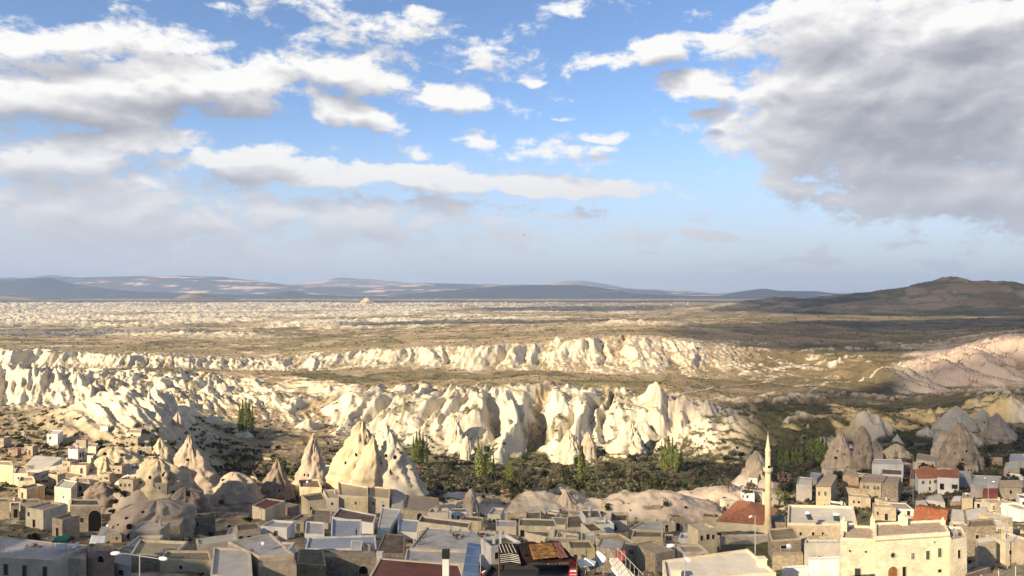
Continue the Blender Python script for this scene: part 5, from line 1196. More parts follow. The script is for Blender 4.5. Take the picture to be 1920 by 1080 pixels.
# loose stones of the ruined plots
p4 = grid_points(15000, 95, 330, 9, lambda i, j: np.clip(.25 + 1.2 * n_mid[i, j] + .4 * (PX[i, j] < 520), 0, 1))
ok_ = np.array([free(a[0], a[1], -1.0) for a in p4]); p4 = p4[ok_]
scatter('rubble', [MT['stone'], tuff_pink, MT['dstone'], tuff_pale], p4, np.random.RandomState(10).uniform(.12, .6, len(p4)) ** 1.2, 9, 11, .5)
# ------------------------------------------------------------------ more houses and walls of the packed old town
rg = random.Random(77); used_labels = set(l for l, *_ in HOUSES); NAMED = list(HOUSES)
def short(l):
    w = l.split(); out = []
    for q in w:
        if q in ('with', 'by', 'in', 'on', 'behind', 'below', 'beside', 'above', 'left', 'right', 'at', 'near', 'of', 'under', 'between', 'along', 'beyond', 'before', 'cut', 'joined', 'standing', 'alone', 'from', 'facing', 'seen', 'cluttered', 'high', 'and', 'divided', 'against', 'riddled', 'over') and len(out) > 2: break
        out.append(q)
    return ' '.join(out[:6]).rstrip(',')
def screen(v): return 960 + F * v.x / v.y, 540 - F * v.z / v.y
def near_label(px_, row_, rocks=False):
    best = None
    for (l, c_, zr_, P_) in NAMED:
        q = screen(Vector((c_.x, c_.y, zr_))); d = (q[0] - px_) ** 2 + ((q[1] - row_) * 1.5) ** 2
        if best is None or d < best[0]: best = (d, l, q)
    if rocks:
        for (l, a, b) in ROCKS:
            d = (a - px_) ** 2 + ((b - row_) * 1.5) ** 2
            if d < best[0]: best = (d, l, (a, b))
    dx, dy = px_ - best[2][0], row_ - best[2][1]
    rel = ('just right of' if dx > 0 else 'just left of') if abs(dx) > abs(dy) else ('just below' if dy > 0 else 'just above')
    return rel, short(best[1])
SHK = ['olive green shrub', 'rounded grey green shrub', 'dark dense shrub', 'ragged olive shrub', 'leafless brown shrub', 'dark spreading shrub']
for (o, i, a, b) in SHRUBS:
    rel, nm = near_label(a, b, True); o['label'] = '%s %s the %s' % (SHK[i], rel, nm); o['group'] = SHK[i].replace('shrub', 'shrubs') + ' ' + rel + ' the ' + nm
KW = [('cream', 'cream'), ('tan', 'tan'), ('stone', 'rubble stone'), ('white', 'whitewashed'), ('grey', 'grey'), ('dstone', 'dark stone'), ('yellow', 'yellowish'), ('pink', 'pinkish')]
KR = [('concrete', 'grey roofed'), ('earth', 'brown roofed'), ('pale', 'pale roofed'), ('olive', 'mossy roofed'), ('sand', 'sandy roofed'), ('gravel', 'gravel roofed')]
def filler(x0, x1, r0, r1, n, wmin, wmax, ww, wr, hmin=2.2, hmax=4.4):
    made = tr_ = 0
    while made < n and tr_ < n * 60:
        tr_ += 1; px_ = rg.uniform(x0, x1); row_ = rg.uniform(r0, r1); D = ground_D(px_, row_)
        w = rg.uniform(wmin, wmax); d = rg.uniform(wmin, wmax) * .9; x = (px_ - 960) / F * D
        if not free(x, D + d / 2, max(w, d) * .42): continue
        h = rg.uniform(hmin, hmax); a = rg.uniform(-.5, .5); ux = Vector((math.cos(a), math.sin(a), 0)); uy = Vector((-ux.y, ux.x, 0))
        g = on_ground(px_, D=D); zr = g.z + h; c_ = Vector((x, D, 0)); pts = [c_ - ux * w / 2, c_ + ux * w / 2, c_ + ux * w / 2 * rg.uniform(.8, 1) + uy * d, c_ - ux * w / 2 * rg.uniform(.8, 1.05) + uy * d]
        poly = [(960 + F * q.x / q.y, 540 - F * zr / q.y) for q in pts]
        if max(p_[0] for p_ in poly) < -20 or min(p_[0] for p_ in poly) > 1940: continue
        kw = rg.choice(ww); kr = rg.choice(wr); rel, nm = near_label(px_, poly[0][1])
        size = 'small' if w < 5 else ('broad' if w > 7.5 else 'square')
        lab = None
        for extra in ('', 'low ', 'plain ', 'worn ', 'old ', 'weathered '):
            for noun in ('house', 'room', 'outbuilding', 'block', 'annex'):
                t = '%s%s %s %s %s %s the %s' % (extra, size, KRN[kr], KWN[kw], noun, rel, nm)
                if t not in used_labels and len(t.split()) <= 16: lab = t; break
            if lab: break
        if not lab: continue
        used_labels.add(lab)
        wins = []
        for k in range(rg.choice([0, 1, 1, 2, 3])):
            wins.append((0, (k + .6) / 3.3 + rg.uniform(-.05, .05), rg.uniform(1.0, 1.5), rg.uniform(.5, .8), rg.uniform(.7, 1.2), rg.choice([Wd, Wd, Gl, Mu])))
        if rg.random() < .5: wins.append((0, rg.uniform(.15, .9), h - 1.15, .9, 2.0, rg.choice([D_, Wd])))
        house(lab, poly, row_, kw, kr, D=D, wins=wins, para=rg.choice([.2, .35, .5, .6]), zr=zr, chim=[(rg.uniform(.1, .9), rg.uniform(.5, .95), .5, rg.uniform(.7, 1.3))] if rg.random() < .35 else ())
        occupied.append((c_.x + uy.x * d / 2, c_.y + uy.y * d / 2, max(w, d) * .55)); made += 1
    return made
KWN = dict(KW); KRN = dict(KR)
warm = ['cream', 'tan', 'stone', 'yellow', 'pink', 'tan', 'stone']; mixed = ['cream', 'tan', 'white', 'grey', 'stone', 'dstone', 'cream', 'white']
n_f = 0
n_f += filler(-10, 300, 838, 930, 16, 3.5, 6, warm, ['gravel', 'sand', 'pale', 'earth'])
n_f += filler(0, 560, 935, 1010, 15, 3.5, 7, warm + ['dstone'], ['gravel', 'earth', 'olive', 'sand'])
n_f += filler(190, 700, 1012, 1078, 9, 4, 7, mixed, ['concrete', 'earth', 'sand', 'pale'])
n_f += filler(760, 1340, 985, 1078, 26, 3.5, 7.5, ['cream', 'tan', 'cream', 'white', 'stone', 'yellow'], ['olive', 'sand', 'earth', 'concrete', 'pale'])
n_f += filler(1340, 1580, 930, 1060, 9, 3.5, 7, mixed, ['concrete', 'olive', 'sand'])
n_f += filler(1560, 1930, 868, 990, 26, 4, 8, mixed + ['pink'], ['concrete', 'gravel', 'sand', 'pale', 'blue' if False else 'earth'])
n_f += filler(1815, 1930, 990, 1070, 5, 4, 6, ['stone', 'tan'], ['concrete', 'gravel'])
print('fillers', n_f)
# low garden and yard walls
wl_mats = ['stone', 'dstone', 'tan', 'stone']
for k in range(95):
    px_ = rg.uniform(0, 1920); row_ = rg.uniform(905 if px_ > 560 else 850, 1070); D = ground_D(px_, row_); x = (px_ - 960) / F * D
    if not free(x, D, 1.5): continue
    a = rg.uniform(-1.2, 1.2); n_ = rg.randint(3, 6); p = Vector((x, D, 0)); mb = MB(); g0 = gz(x, D)
    pts = [p.copy()]
    for i in range(n_):
        a += rg.uniform(-.35, .35); p = p + Vector((math.cos(a), math.sin(a), 0)) * rg.uniform(1.6, 2.8); pts.append(p.copy())
    hs_ = [rg.uniform(.6, 1.5) for _ in pts]
    for i in range(len(pts) - 1):
        q0, q1 = pts[i], pts[i + 1]; u_ = (q1 - q0).normalized(); nn = Vector((-u_.y, u_.x, 0)) * .22; z0, z1 = gz(q0.x, q0.y) - g0, gz(q1.x, q1.y) - g0; b0_, b1_ = q0 - pts[0], q1 - pts[0]
        mb.quadbox([b0_ - nn + Vector((0, 0, z0 - .8)), b1_ - nn + Vector((0, 0, z1 - .8)), b1_ + nn + Vector((0, 0, z1 - .8)), b0_ + nn + Vector((0, 0, z0 - .8)),
                    b0_ - nn + Vector((0, 0, z0 + hs_[i])), b1_ - nn + Vector((0, 0, z1 + hs_[i + 1])), b1_ + nn + Vector((0, 0, z1 + hs_[i + 1])), b0_ + nn + Vector((0, 0, z0 + hs_[i]))])
    o = mb.build('garden_wall', MT[rg.choice(wl_mats)], None, loc=(pts[0].x, pts[0].y, g0)); rel, nm = near_label(px_, row_, True); tag(o, 'low crooked dry stone wall %s the %s' % (rel, nm), 'wall', 'low stone walls %s the %s' % (rel, nm))
# satellite dishes and tanks on roofs
dish_mb = MB(); dish_mb.lathe([(.02, 0), (.28, .04), (.45, .14), (.47, .15), (.28, .02), (.02, -.03)], n=14)
dish_me = dish_mb.mesh('reflector', MT['metal'], True); m_ = MB(); m_.tube((0, 0, -.2), (0, 0, .9), .04); m_.tube((0, 0, .8), (0, -.3, .95), .025); mast_me = m_.mesh('mast', MT['metal'])
tank_mb = MB(); tank_mb.lathe([(.42, 0), (.45, .1), (.45, .95), (.38, 1.08), (.1, 1.14)], n=14); tank_me = tank_mb.mesh('water_tank', MT['grey'], True)
kk = 0
for (l, c_, zr_, P_) in HOUSES:
    if rg.random() > .2 or l in ('x',): continue
    if any(w in l for w in ('gable', 'mosque', 'red tiled', 'villa', 'ruin', 'yard', 'orange', 'barn', 'canopied', 'shed')): continue
    q = P_[0].lerp(P_[2], rg.uniform(.25, .75)); kk += 1; s_l = ' '.join(l.split()[:12])
    if kk % 3:
        t = thing('satellite_dish', 'dish atop the ' + s_l, 'dish', (q.x, q.y, zr_ + .03), rg.uniform(-1, 1))
        for me_, nm, lc, rt in ((mast_me, 'mast', (0, 0, .2), (0, 0, 0)), (dish_me, 'reflector', (0, -.12, 1.1), (R(55), 0, 0))):
            o = bpy.data.objects.new(nm, me_); C.objects.link(o); o.parent = t; o.location = lc; o.rotation_euler = rt
    else:
        o = bpy.data.objects.new('water_tank', tank_me); C.objects.link(o); o.location = (q.x, q.y, zr_ + .03); tag(o, 'tank atop the ' + s_l, 'tank')

# ------------------------------------------------------------------ street lamps
def lamp(label, px_, top, D, heads, base=None, r=.07):
    x = (px_ - 960) / F * D; z0 = gz(x, D); zt = -(top - 540) / F * D
    t = thing('street_lamp', label, 'lamp', (x, D, z0)); H = zt - z0
    mb = MB(); mb.tube((0, 0, -.5), (0, 0, H * .4), r * 1.3, r, 10); mb.tube((0, 0, H * .4), (0, 0, H), r, r * .7, 10); mb.build('pole', MT['metal'], t)
    for (hx, hy) in heads:
        v = Vector(((hx - px_) / F * D, -.25, (top - hy) / F * D)); d = Vector((v.x, v.y, 0)); d = d.normalized() if d.length > .01 else Vector((0, -1, 0))
        am = MB(); am.tube((0, 0, H - .1), (v.x * .6, v.y * .6, H + v.z * .75), .035, .03, 6); am.tube((v.x * .6, v.y * .6, H + v.z * .75), (v.x, v.y, H + v.z), .03, .03, 6); am.build('arm', MT['metal'], t)
        hb = MB(); L_ = .75; hb.lathe([(.03, -L_ / 2), (.12, -L_ / 2 + .08), (.17, 0), (.13, L_ / 2 - .1), (.05, L_ / 2)], n=12, sy=.6)
        h = hb.build('lamp_head', MT['sheet'], t, True); h.location = (v.x + d.x * .25, v.y, H + v.z + .03); h.rotation_euler = (0, R(90), math.atan2(d.y, d.x) + (0))
    return t
lamp('near street lamp with two white heads at the bottom left', 262, 1040, 58, [(226, 1036), (303, 1046)])
lamp('near street lamp with two heads rising before the sunlit flat roof', 1284, 1040, 62, [(1262, 1022), (1286, 1048)])
lamp('tall slim lamp crossing the mosque view at the sunlit roof corner', 1416, 967, 96, [(1410, 968)])
lamp('single headed lamp above the brown scalloped roof', 899, 959, 168, [(892, 961)])
lamp('single headed lamp behind the draped rugs', 1049, 994, 128, [(1033, 990)])
lamp('small lamp on the lane before the red roofed low house', 490, 953, 200, [(489, 953)])
lamp('tall single headed lamp right of the stone cube hut', 1889, 956, 128, [(1879, 949)])
lamp('twin headed lamp in front of the cluttered lilac house', 1853, 902, 200, [(1848, 896), (1860, 903)])
lamp('thin lamp at the top of the lane by the white concrete house', 1712, 854, 262, [(1710, 853)])

# ------------------------------------------------------------------ things on terraces
def P3(px_, row_, z): D = -z * F / (row_ - 540); return Vector(((px_ - 960) / F * D, D, z))
def sheet(name, label, corners, mtl, cat, n=14, wave=.12, seed=0, parent=None, thick=.04, group=None):
    """cloth stretched between four world points (fl, fr, br, bl), rippled, with thickness"""
    a, b, c_, d = corners; V = []; Fc = []; o0 = a.copy(); up = (b - a).cross(d - a).normalized(); up = up if up.z > 0 else -up
    for s in (0, 1):
        for i in range(n + 1):
            for j in range(n + 1):
                u, v = i / n, j / n; p = a.lerp(b, u).lerp(d.lerp(c_, u), v)
                w = wave * (mnoise.noise(Vector((u * 5 + seed, v * 5, seed))) + .5 * mnoise.noise(Vector((u * 11, v * 11 + seed, 2))))
                V.append(tuple(p - o0 + up * (w - s * thick)))
    k = (n + 1) ** 2; idx = lambda i, j: i * (n + 1) + j
    for i in range(n):
        for j in range(n):
            Fc.append((idx(i, j), idx(i + 1, j), idx(i + 1, j + 1), idx(i, j + 1))); Fc.append(tuple(k + q for q in (idx(i, j), idx(i, j + 1), idx(i + 1, j + 1), idx(i + 1, j))))
    for i in range(n):
        for (p, q) in ((idx(i, 0), idx(i + 1, 0)), (idx(i + 1, n), idx(i, n)), (idx(0, i + 1), idx(0, i)), (idx(n, i), idx(n, i + 1))): Fc.append((p, p + k, q + k, q))
    me = bpy.data.meshes.new(name); me.from_pydata(V, [], Fc); me.update(); me.materials.append(mtl)
    for p in me.polygons: p.use_smooth = True
    o = bpy.data.objects.new(name, me); C.objects.link(o)
    if parent: o.parent = parent; o.location = o0 - parent.location
    else: o.location = o0; tag(o, label, cat, group)
    return o
zc = -24.6       # awning of rugs near the bottom centre
ar, P_, _ = house('shaded café terrace floor under the rug awning', [(888, 1112), (1112, 1112), (1085, 1066), (918, 1066)], 1180, 'dstone', 'black', D=62, para=.4, cap='black', cat='terrace', zr=-27.0)
fr_ = thing('rug_awning', 'dark brown awning frame carrying draped rugs over the café terrace', 'awning', P3(938, 1058, -27))
cs = [P3(936, 1060, zc), P3(1082, 1052, zc + .1), P3(1046, 1014, zc + .3), P3(936, 1020, zc + .2)]
sheet('awning_cloth', None, cs, MT['rugbrown'], None, 20, .2, 4, parent=fr_)
for c_ in cs:
    mb = MB(); l_ = c_ - fr_.location; mb.tube((l_.x, l_.y, 0 if c_ is cs[0] else -2.5), (l_.x, l_.y, l_.z), .06); mb.build('post', MT['wood'], fr_)
st_t = thing('striped_rug', 'black rug with thin white zigzag stripes hung on the awning corner', 'rug', P3(936, 1058, zc + .25))
scn = [P3(936, 1057, zc + .28), P3(978, 1058, zc + .28), P3(968, 1020, zc + .5), P3(934, 1020, zc + .5)]
sheet('rug_cloth', None, [v - Vector((0, 0, .05)) for v in scn], MT['rugblack'], None, 12, .02, 2, parent=st_t)
for k in range(5):
    t = .10 + k * .18; a = scn[0].lerp(scn[3], t * .5); b = scn[1].lerp(scn[2], t * .5); m0 = a.lerp(b, .55) + (scn[3] - scn[0]) * .08; mb = MB(); w_ = (scn[3] - scn[0]) * .008
    for p, q in ((a.lerp(b, .05), m0), (m0, a.lerp(b, .97))):
        p, q = p - st_t.location, q - st_t.location; up_ = Vector((0, 0, .03)); mb.quadbox([p - w_, q - w_, q + w_, p + w_, p - w_ + up_, q - w_ + up_, q + w_ + up_, p + w_ + up_])
    mb.build('white_stripe', MT['rugwhite'], st_t)
    f0, f1 = .08 + k * .18, .04 + k * .18; p = scn[0].lerp(scn[1], f0 + .08).lerp(scn[3].lerp(scn[2], f0 + .08), .55) - st_t.location; q = scn[3].lerp(scn[2], f1).lerp(scn[0].lerp(scn[1], f1), .03) - st_t.location; w_ = (scn[1] - scn[0]) * .014; mb = MB()
    mb.quadbox([p - w_, p + w_, q + w_, q - w_, p - w_ + up_, p + w_ + up_, q + w_ + up_, q - w_ + up_]); mb.build('white_stripe', MT['rugwhite'], st_t)
for (pts_, m_, lb, s_) in [([(1000, 1048), (1050, 1044), (1042, 1030), (994, 1033)], 'rugorange', 'orange striped kilim lying along the front of the awning', 1),
        ([(996, 1036), (1044, 1031), (1036, 1016), (990, 1020)], 'rugorange', 'orange and brown kilim on the middle of the awning', 2),
        ([(978, 1040), (996, 1039), (990, 1019), (972, 1020)], 'rugbrown', 'reddish brown kilim between striped rug and orange kilims', 3),
        ([(1048, 1046), (1066, 1044), (1048, 1015), (1036, 1016)], 'maroon', 'plain maroon rug at the right slope of the awning', 4)]:
    sheet('kilim_rug', lb, [P3(a, b, zc + .42) for a, b in pts_], MT[m_], 'rug', 10, .1, s_)
# blue ribbed metal roof panel
bt = thing('blue_metal_roof', 'narrow blue ribbed sheet metal roof left of the rug awning', 'roof', P3(866, 1084, -28))
bc = [P3(866, 1084, -27.2), P3(896, 1086, -27.2), P3(901, 1022, -26.8), P3(877, 1018, -26.8)]
for k in range(8):
    a, b = k / 8 + .004, (k + 1) / 8 - .004; mb = MB(); up_ = Vector((0, 0, .05)); q = [bc[0].lerp(bc[3], a), bc[1].lerp(bc[2], a), bc[1].lerp(bc[2], b), bc[0].lerp(bc[3], b)]; q = [v - bt.location for v in q]
    mb.quadbox([v for v in q] + [v + up_ * (1 + (k % 2) * .6) for v in q]); mb.build('metal_panel', MT['bluemetal'], bt)
mb = MB()
for c_ in bc: l_ = c_ - bt.location; mb.tube((l_.x, l_.y, -2), (l_.x, l_.y, l_.z), .05)
mb.build('support_posts', MT['metal'], bt)
# umbrellas
def umbrella(label, px_, row_, z, rad, mats, sides=8, h=.55, rot=0, name='parasol'):
    p = P3(px_, row_, z); t = thing(name, label, 'umbrella', (p.x, p.y, z - 2.3), rot)
    for k in range(sides):
        a, b = 2 * math.pi * k / sides, 2 * math.pi * (k + 1) / sides; A, B_ = Vector((math.cos(a) * rad, math.sin(a) * rad, 2.3 - h)), Vector((math.cos(b) * rad, math.sin(b) * rad, 2.3 - h)); T = Vector((0, 0, 2.3)); mb = MB(); dn = Vector((0, 0, -.03)); M_ = (A + B_) / 2 * .97 + Vector((0, 0, .05))
        mb.v = [tuple(v) for v in (T, A, M_, B_, T + dn, A + dn, M_ + dn, B_ + dn)]; mb.f = [(0, 1, 2), (0, 2, 3), (4, 6, 5), (4, 7, 6), (1, 5, 6, 2), (2, 6, 7, 3)]
        mb.build('canopy_panel', mats[k % len(mats)], t)
    mb = MB(); mb.tube((0, 0, -.4), (0, 0, 2.4), .035); mb.build('pole', MT['metal'], t); return t
umbrella('large white canvas parasol right of the red drinks cooler', 1098, 1046, -25.2, 1.05, [MT['sheet']], 6, .45, .3)
umbrella('red white and green striped parasol at the bottom edge', 913, 1068, -27.0, .75, [MT['redp'], MT['sheet'], MT['greenp'], MT['sheet']], 8, .4, .4)
# drinks cooler
p = P3(1075, 1092, -27.3); t = thing('drinks_cooler', 'tall red drinks cooler stocked with bottles beside the white parasol', 'cooler', p)
mb = MB(); mb.box(-.36, .36, 0, .6, 0, 1.95); mb.build('cabinet', MT['redp'], t); mb = MB(); mb.box(-.36, .36, -.05, -.003, 1.6, 1.95); mb.build('sign_panel', MT['redp'], t)
for k in range(5):
    sb = MB(); sb.box(-.28, .28, -.06, -.004, .18 + k * .28, .21 + k * .28); sf = sb.build('shelf', MT['sheet'], t); bb_ = MB()
    for q in range(5): bb_.tube((-.22 + q * .11, -.035, .215 + k * .28), (-.22 + q * .11, -.035, .40 + k * .28), .032, .02, 6)
    bb_.build('bottles', MT[['sheet', 'bluep', 'redp', 'sheet', 'yellowp'][k]], sf)['kind'] = 'stuff'
# solar water heaters near the bottom centre right
def boiler(label, a, b, z, name='solar_water_heater'):
    A, B_ = P3(a[0], a[1], z), P3(b[0], b[1], z); t = thing(name, label, 'water heater', (A.x, A.y, z - .9)); mb = MB(); u_ = B_ - A
    mb.tube((0, 0, .9), (u_.x, u_.y, .9), .27, .27, 14); mb.build('tank', MT['sheet'], t, True); mb = MB()
    for q in (.15, .85): mb.tube((u_.x * q, u_.y * q, -.6), (u_.x * q, u_.y * q, .7), .04)
    mb.build('stand', MT['metal'], t); n_ = Vector((-u_.y, u_.x, 0)).normalized(); n_ = -n_ if n_.y > 0 else n_
    c8 = [Vector((0, 0, .62)), Vector((u_.x, u_.y, .62)), Vector((u_.x, u_.y, 0)) + n_ * 1.3, n_ * 1.3]; c8 = [c8[3], c8[2], c8[1], c8[0]]
    mb = MB(); mb.quadbox([v - Vector((0, 0, .06)) for v in c8] + c8); mb.build('collector', MT['glass'], t); return t
boiler('upper white boiler tank above the white parasol', (1122, 1036), (1133, 1050), -25.4)
boiler('lower white boiler tank at the bottom right of the parasol', (1150, 1066), (1168, 1084), -26.6)
boiler('solar heater with upright tank on the pale terrace left half', (1510, 962), (1520, 962), -45.6)
boiler('solar heater with dark panels on the pale terrace right half', (1562, 964), (1574, 965), -45.6)
# pale gangway beside the boilers
gw = thing('gangway', 'long pale sloping gangway with rails beside the boiler tanks', 'walkway', P3(1190, 1092, -27)); gq = [P3(1170, 1096, -26.6), P3(1206, 1096, -26.6), P3(1158, 1046, -25.4), P3(1140, 1046, -25.4)]; gq = [v - gw.location for v in gq]
mb = MB(); mb.quadbox([v - Vector((0, 0, .15)) for v in gq] + gq); mb.build('deck', MT['pale'], gw)
for i, j in ((0, 3), (1, 2)):
    mb = MB(); mb.tube(gq[i] + Vector((0, 0, .9)), gq[j] + Vector((0, 0, .9)), .03)
    for q in range(7): s_ = gq[i].lerp(gq[j], q / 6); mb.tube(s_, s_ + Vector((0, 0, .9)), .022)
    mb.build('handrail', MT['metal'], gw)
rd = MB(); rd.box(-.5, .5, -.05, .05, 0, 1.2); o = rd.build('red_banner', MT['red'], None, loc=P3(1163, 1056, -26.3)); tag(o, 'dull red board standing on the far side of the gangway', 'board')
# chimneys near the bottom
for (px_, row_, D, w, h, cap_, lb) in [(836, 1076, 86, .75, 1.9, 'black', 'white chimney with tall black cowl by the maroon roof'), (712, 1052, 118, .9, 1.3, 'white', 'stout white chimney at the left corner of the maroon roof'), (938, 1016, 118, .35, 1.6, 'white', 'thin white pipe chimney above the striped rug')]:
    p = at(px_, row_, D); t = thing('chimney', lb, 'chimney', p); mb = MB(); mb.box(-w / 2, w / 2, -w / 2, w / 2, -1.5, h); mb.build('shaft', MT['white'], t); mb = MB(); mb.box(-w / 2 - .06, w / 2 + .06, -w / 2 - .06, w / 2 + .06, h, h + (.9 if cap_ == 'black' else .15)); mb.build('cap', MT[cap_], t)
# people
def person(label, p, coat, trousers, turn=0):
    t = thing('person', label, 'person', p, turn)
    V = [(0, 0, .92), (0, 0, 1.15), (0, 0, 1.42), (0, 0, 1.52), (0, -.01, 1.66), (.10, 0, .88), (.11, -.03, .48), (.12, .02, .08), (.12, -.14, .03), (-.10, 0, .88), (-.12, .04, .48), (-.12, .06, .08), (-.12, -.09, .03), (.20, 0, 1.40), (.25, .02, 1.14), (.24, -.10, .92), (-.20, 0, 1.40), (-.26, .02, 1.14), (-.22, -.12, .95)]
    E = [(0, 1), (1, 2), (2, 3), (3, 4), (0, 5), (5, 6), (6, 7), (7, 8), (0, 9), (9, 10), (10, 11), (11, 12), (2, 13), (13, 14), (14, 15), (2, 16), (16, 17), (17, 18)]
    Rr = [.15, .145, .16, .06, .105, .10, .07, .05, .045, .10, .07, .05, .045, .07, .05, .035, .07, .05, .035]
    me = bpy.data.meshes.new('body'); me.from_pydata(V, E, []); o = bpy.data.objects.new('body', me); C.objects.link(o); o.parent = t
    sk = o.modifiers.new('s', 'SKIN'); 
    for i, r in enumerate(Rr): me.skin_vertices[0].data[i].radius = (r, r * .8)
    me.skin_vertices[0].data[0].use_root = True
    o.modifiers.new('u', 'SUBSURF').levels = 1; o.modifiers['u'].render_levels = 1
    dg = bpy.context.evaluated_depsgraph_get(); m2 = bpy.data.meshes.new_from_object(o.evaluated_get(dg)); o.modifiers.clear(); o.data = m2; m2.materials.clear()
    for q in (MT['skin'], coat, trousers): m2.materials.append(q)
    for f_ in m2.polygons: f_.use_smooth = True; z = f_.center.z; x_ = abs(f_.center.x); f_.material_index = 0 if z > 1.5 or (x_ > .2 and z < 1.0 and z > .85) else (1 if z > .92 or x_ > .2 else 2)
    hb = MB(); hb.lathe([(.02, .0), (.09, .01), (.115, -.05), (.11, -.10)], (0, .015, 1.79), 12); hb.v = [(a, b, c_) for a, b, c_ in hb.v]; hb.build('hair', MT['black'], t, True); return t
if True:
    zt_ = -(1010 - 540) / F * 147; q_ = [h for h in HOUSES if h[0].startswith('wide grey roof terrace')][0]
    p = P3(845, 1001, q_[2] + .03); person('person in pale shirt and dark trousers standing on the wide grey terrace', p, MT['shirt'], MT['cloth'], .4)
    q_ = [h for h in HOUSES if h[0].startswith('pale blue grey terrace')][0]
    p = P3(668, 1006, q_[2] + .03); person('person in dark clothes standing on the pale blue grey terrace', p, MT['cloth'], MT['cloth'], 2.5)
# cart wheels and tables on the wide terrace
q_ = [h for h in HOUSES if h[0].startswith('wide grey roof terrace')][0]; zt_ = q_[2] + .03
for (px_, row_, lb) in [(793, 1009, 'upper wooden cart wheel leaning on the wide grey terrace'), (789, 1022, 'lower wooden cart wheel leaning on the wide grey terrace')]:
    p = P3(px_, row_, zt_); t = thing('cart_wheel', lb, 'wheel', p, .3); mb = MB(); n_ = 20
    for k in range(n_):
        a, b = 2 * math.pi * k / n_, 2 * math.pi * (k + 1) / n_; mb.tube((math.cos(a) * .7, .0, .72 + math.sin(a) * .7), (math.cos(b) * .7, 0, .72 + math.sin(b) * .7), .045, .045, 5)
    mb.build('rim', MT['wood'], t)
    for k in range(8): mb = MB(); a = math.pi * k / 4; mb.tube((0, 0, .72), (math.cos(a) * .68, 0, .72 + math.sin(a) * .68), .03, .03, 5); mb.build('spoke', MT['wood'], t)
for (px_, row_, lb) in [(858, 1010, 'small round table left of the cart wheel person on the terrace'), (925, 1014, 'small round table at the right end of the wide terrace'), (905, 1008, 'small round table in the middle of the wide terrace')]:
    p = P3(px_, row_, zt_); t = thing('table', lb, 'table', p); mb = MB(); mb.lathe([(.6, .72), (.62, .75), (.6, .78)], n=14); mb.build('tabletop', MT['wood'], t); mb = MB(); mb.tube((0, 0, 0), (0, 0, .72), .05); mb.build('leg', MT['wood'], t)
    for k in range(3): a = k * 2.1 + .4; mb = MB(); mb.box(-.2, .2, -.2, .2, .38, .45); mb.box(-.2, .2, .16, .2, .45, .85); mb.box(-.18, -.14, -.18, -.14, 0, .38); mb.box(.14, .18, -.18, -.14, 0, .38); mb.box(-.18, -.14, .14, .18, 0, .38); mb.box(.14, .18, .14, .18, 0, .38); o = mb.build('chair', MT['wood'], None, loc=p + Vector((math.cos(a), math.sin(a), 0)) * .95); o.rotation_euler = (0, 0, a - math.pi / 2); tag(o, 'dark wooden chair at one of the small terrace tables', 'chair', 'chairs round the small terrace tables')
# bottom left terrace things
q_ = HOUSES[0]; zt_ = q_[2] + .03
t = thing('swing_seat', 'garden swing seat under a teal canopy on the long terrace', 'swing seat', P3(115, 1033, zt_), .05)
c4 = [Vector((-1.15, -.55, 1.75)), Vector((1.15, -.55, 1.75)), Vector((1.1, .75, 2.15)), Vector((-1.1, .75, 2.15))]; mb = MB(); mb.quadbox([v - Vector((0, 0, .06)) for v in c4] + c4); mb.quadbox([Vector((-1.15, -.57, 1.5)), Vector((1.15, -.57, 1.5)), Vector((1.15, -.55, 1.5)), Vector((-1.15, -.55, 1.5)), Vector((-1.15, -.57, 1.75)), Vector((1.15, -.57, 1.75)), Vector((1.15, -.55, 1.75)), Vector((-1.15, -.55, 1.75))]); mb.build('canopy', MT['green'], t)
mb = MB(); mb.box(-.85, .85, -.3, .3, .42, .52); mb.box(-.85, .85, .28, .36, .52, 1.0); mb.build('seat', MT['sheet'], t)
for sx in (-1, 1):
    for sy in (-.5, .6): mb = MB(); mb.tube((sx * 1.05, sy, 0), (sx * 1.05, sy * .9, 1.8), .03); mb.build('leg', MT['metal'], t)
mb = MB()
for k in range(15): mb.tube((k * 1.08 - 7.6, 0, 0), (k * 1.08 - 7.6, 0, .9), .03)
mb.tube((-7.6, 0, .9), (7.5, 0, .9), .03); mb.tube((-7.6, 0, .5), (7.5, 0, .5), .02); a_, b_ = q_[3][0], HOUSES[1][3][1]; mid = (a_ + b_) / 2
o = mb.build('terrace_railing', MT['metal'], None, loc=(mid.x, mid.y + .35, zt_ + .1)); o.rotation_euler = (0, 0, math.atan2(b_.y - a_.y, b_.x - a_.x)); tag(o, 'thin metal railing along the long terrace edge', 'railing')
for (px_, row_, lb, cat_) in [(66, 1027, 'long low flower trough on the long terrace', 'planter'), (141, 1028, 'white folding lounger on the annex terrace', 'lounger')]:
    p = P3(px_, row_, zt_); t = thing('planter' if cat_ == 'planter' else 'sun_lounger', lb, cat_, p, .1); mb = MB()
    if cat_ == 'planter':
        mb.box(-.9, .9, -.25, .25, 0, .3); mb.build('trough', MT['pink'], t); me_ = cloud_mesh('flowers', LM['bare'], 90, blob_shape(.7, .35, 5, 3, .25, .25), .10, 7); o = bpy.data.objects.new('flowers', me_); C.objects.link(o); o.parent = t
    else:
        mb.box(-.3, .3, -.9, .3, .3, .36); mb.quadbox([(-.3, .3, .3), (.3, .3, .3), (.3, .35, .3), (-.3, .35, .3), (-.3, .75, .75), (.3, .75, .75), (.3, .8, .72), (-.3, .8, .72)]); mb.build('bed', MT['sheet'], t); mb = MB()
        for sx in (-.26, .26):
            for sy in (-.8, .25): mb.tube((sx, sy, 0), (sx, sy, .3), .02)
        mb.build('frame', MT['metal'], t)
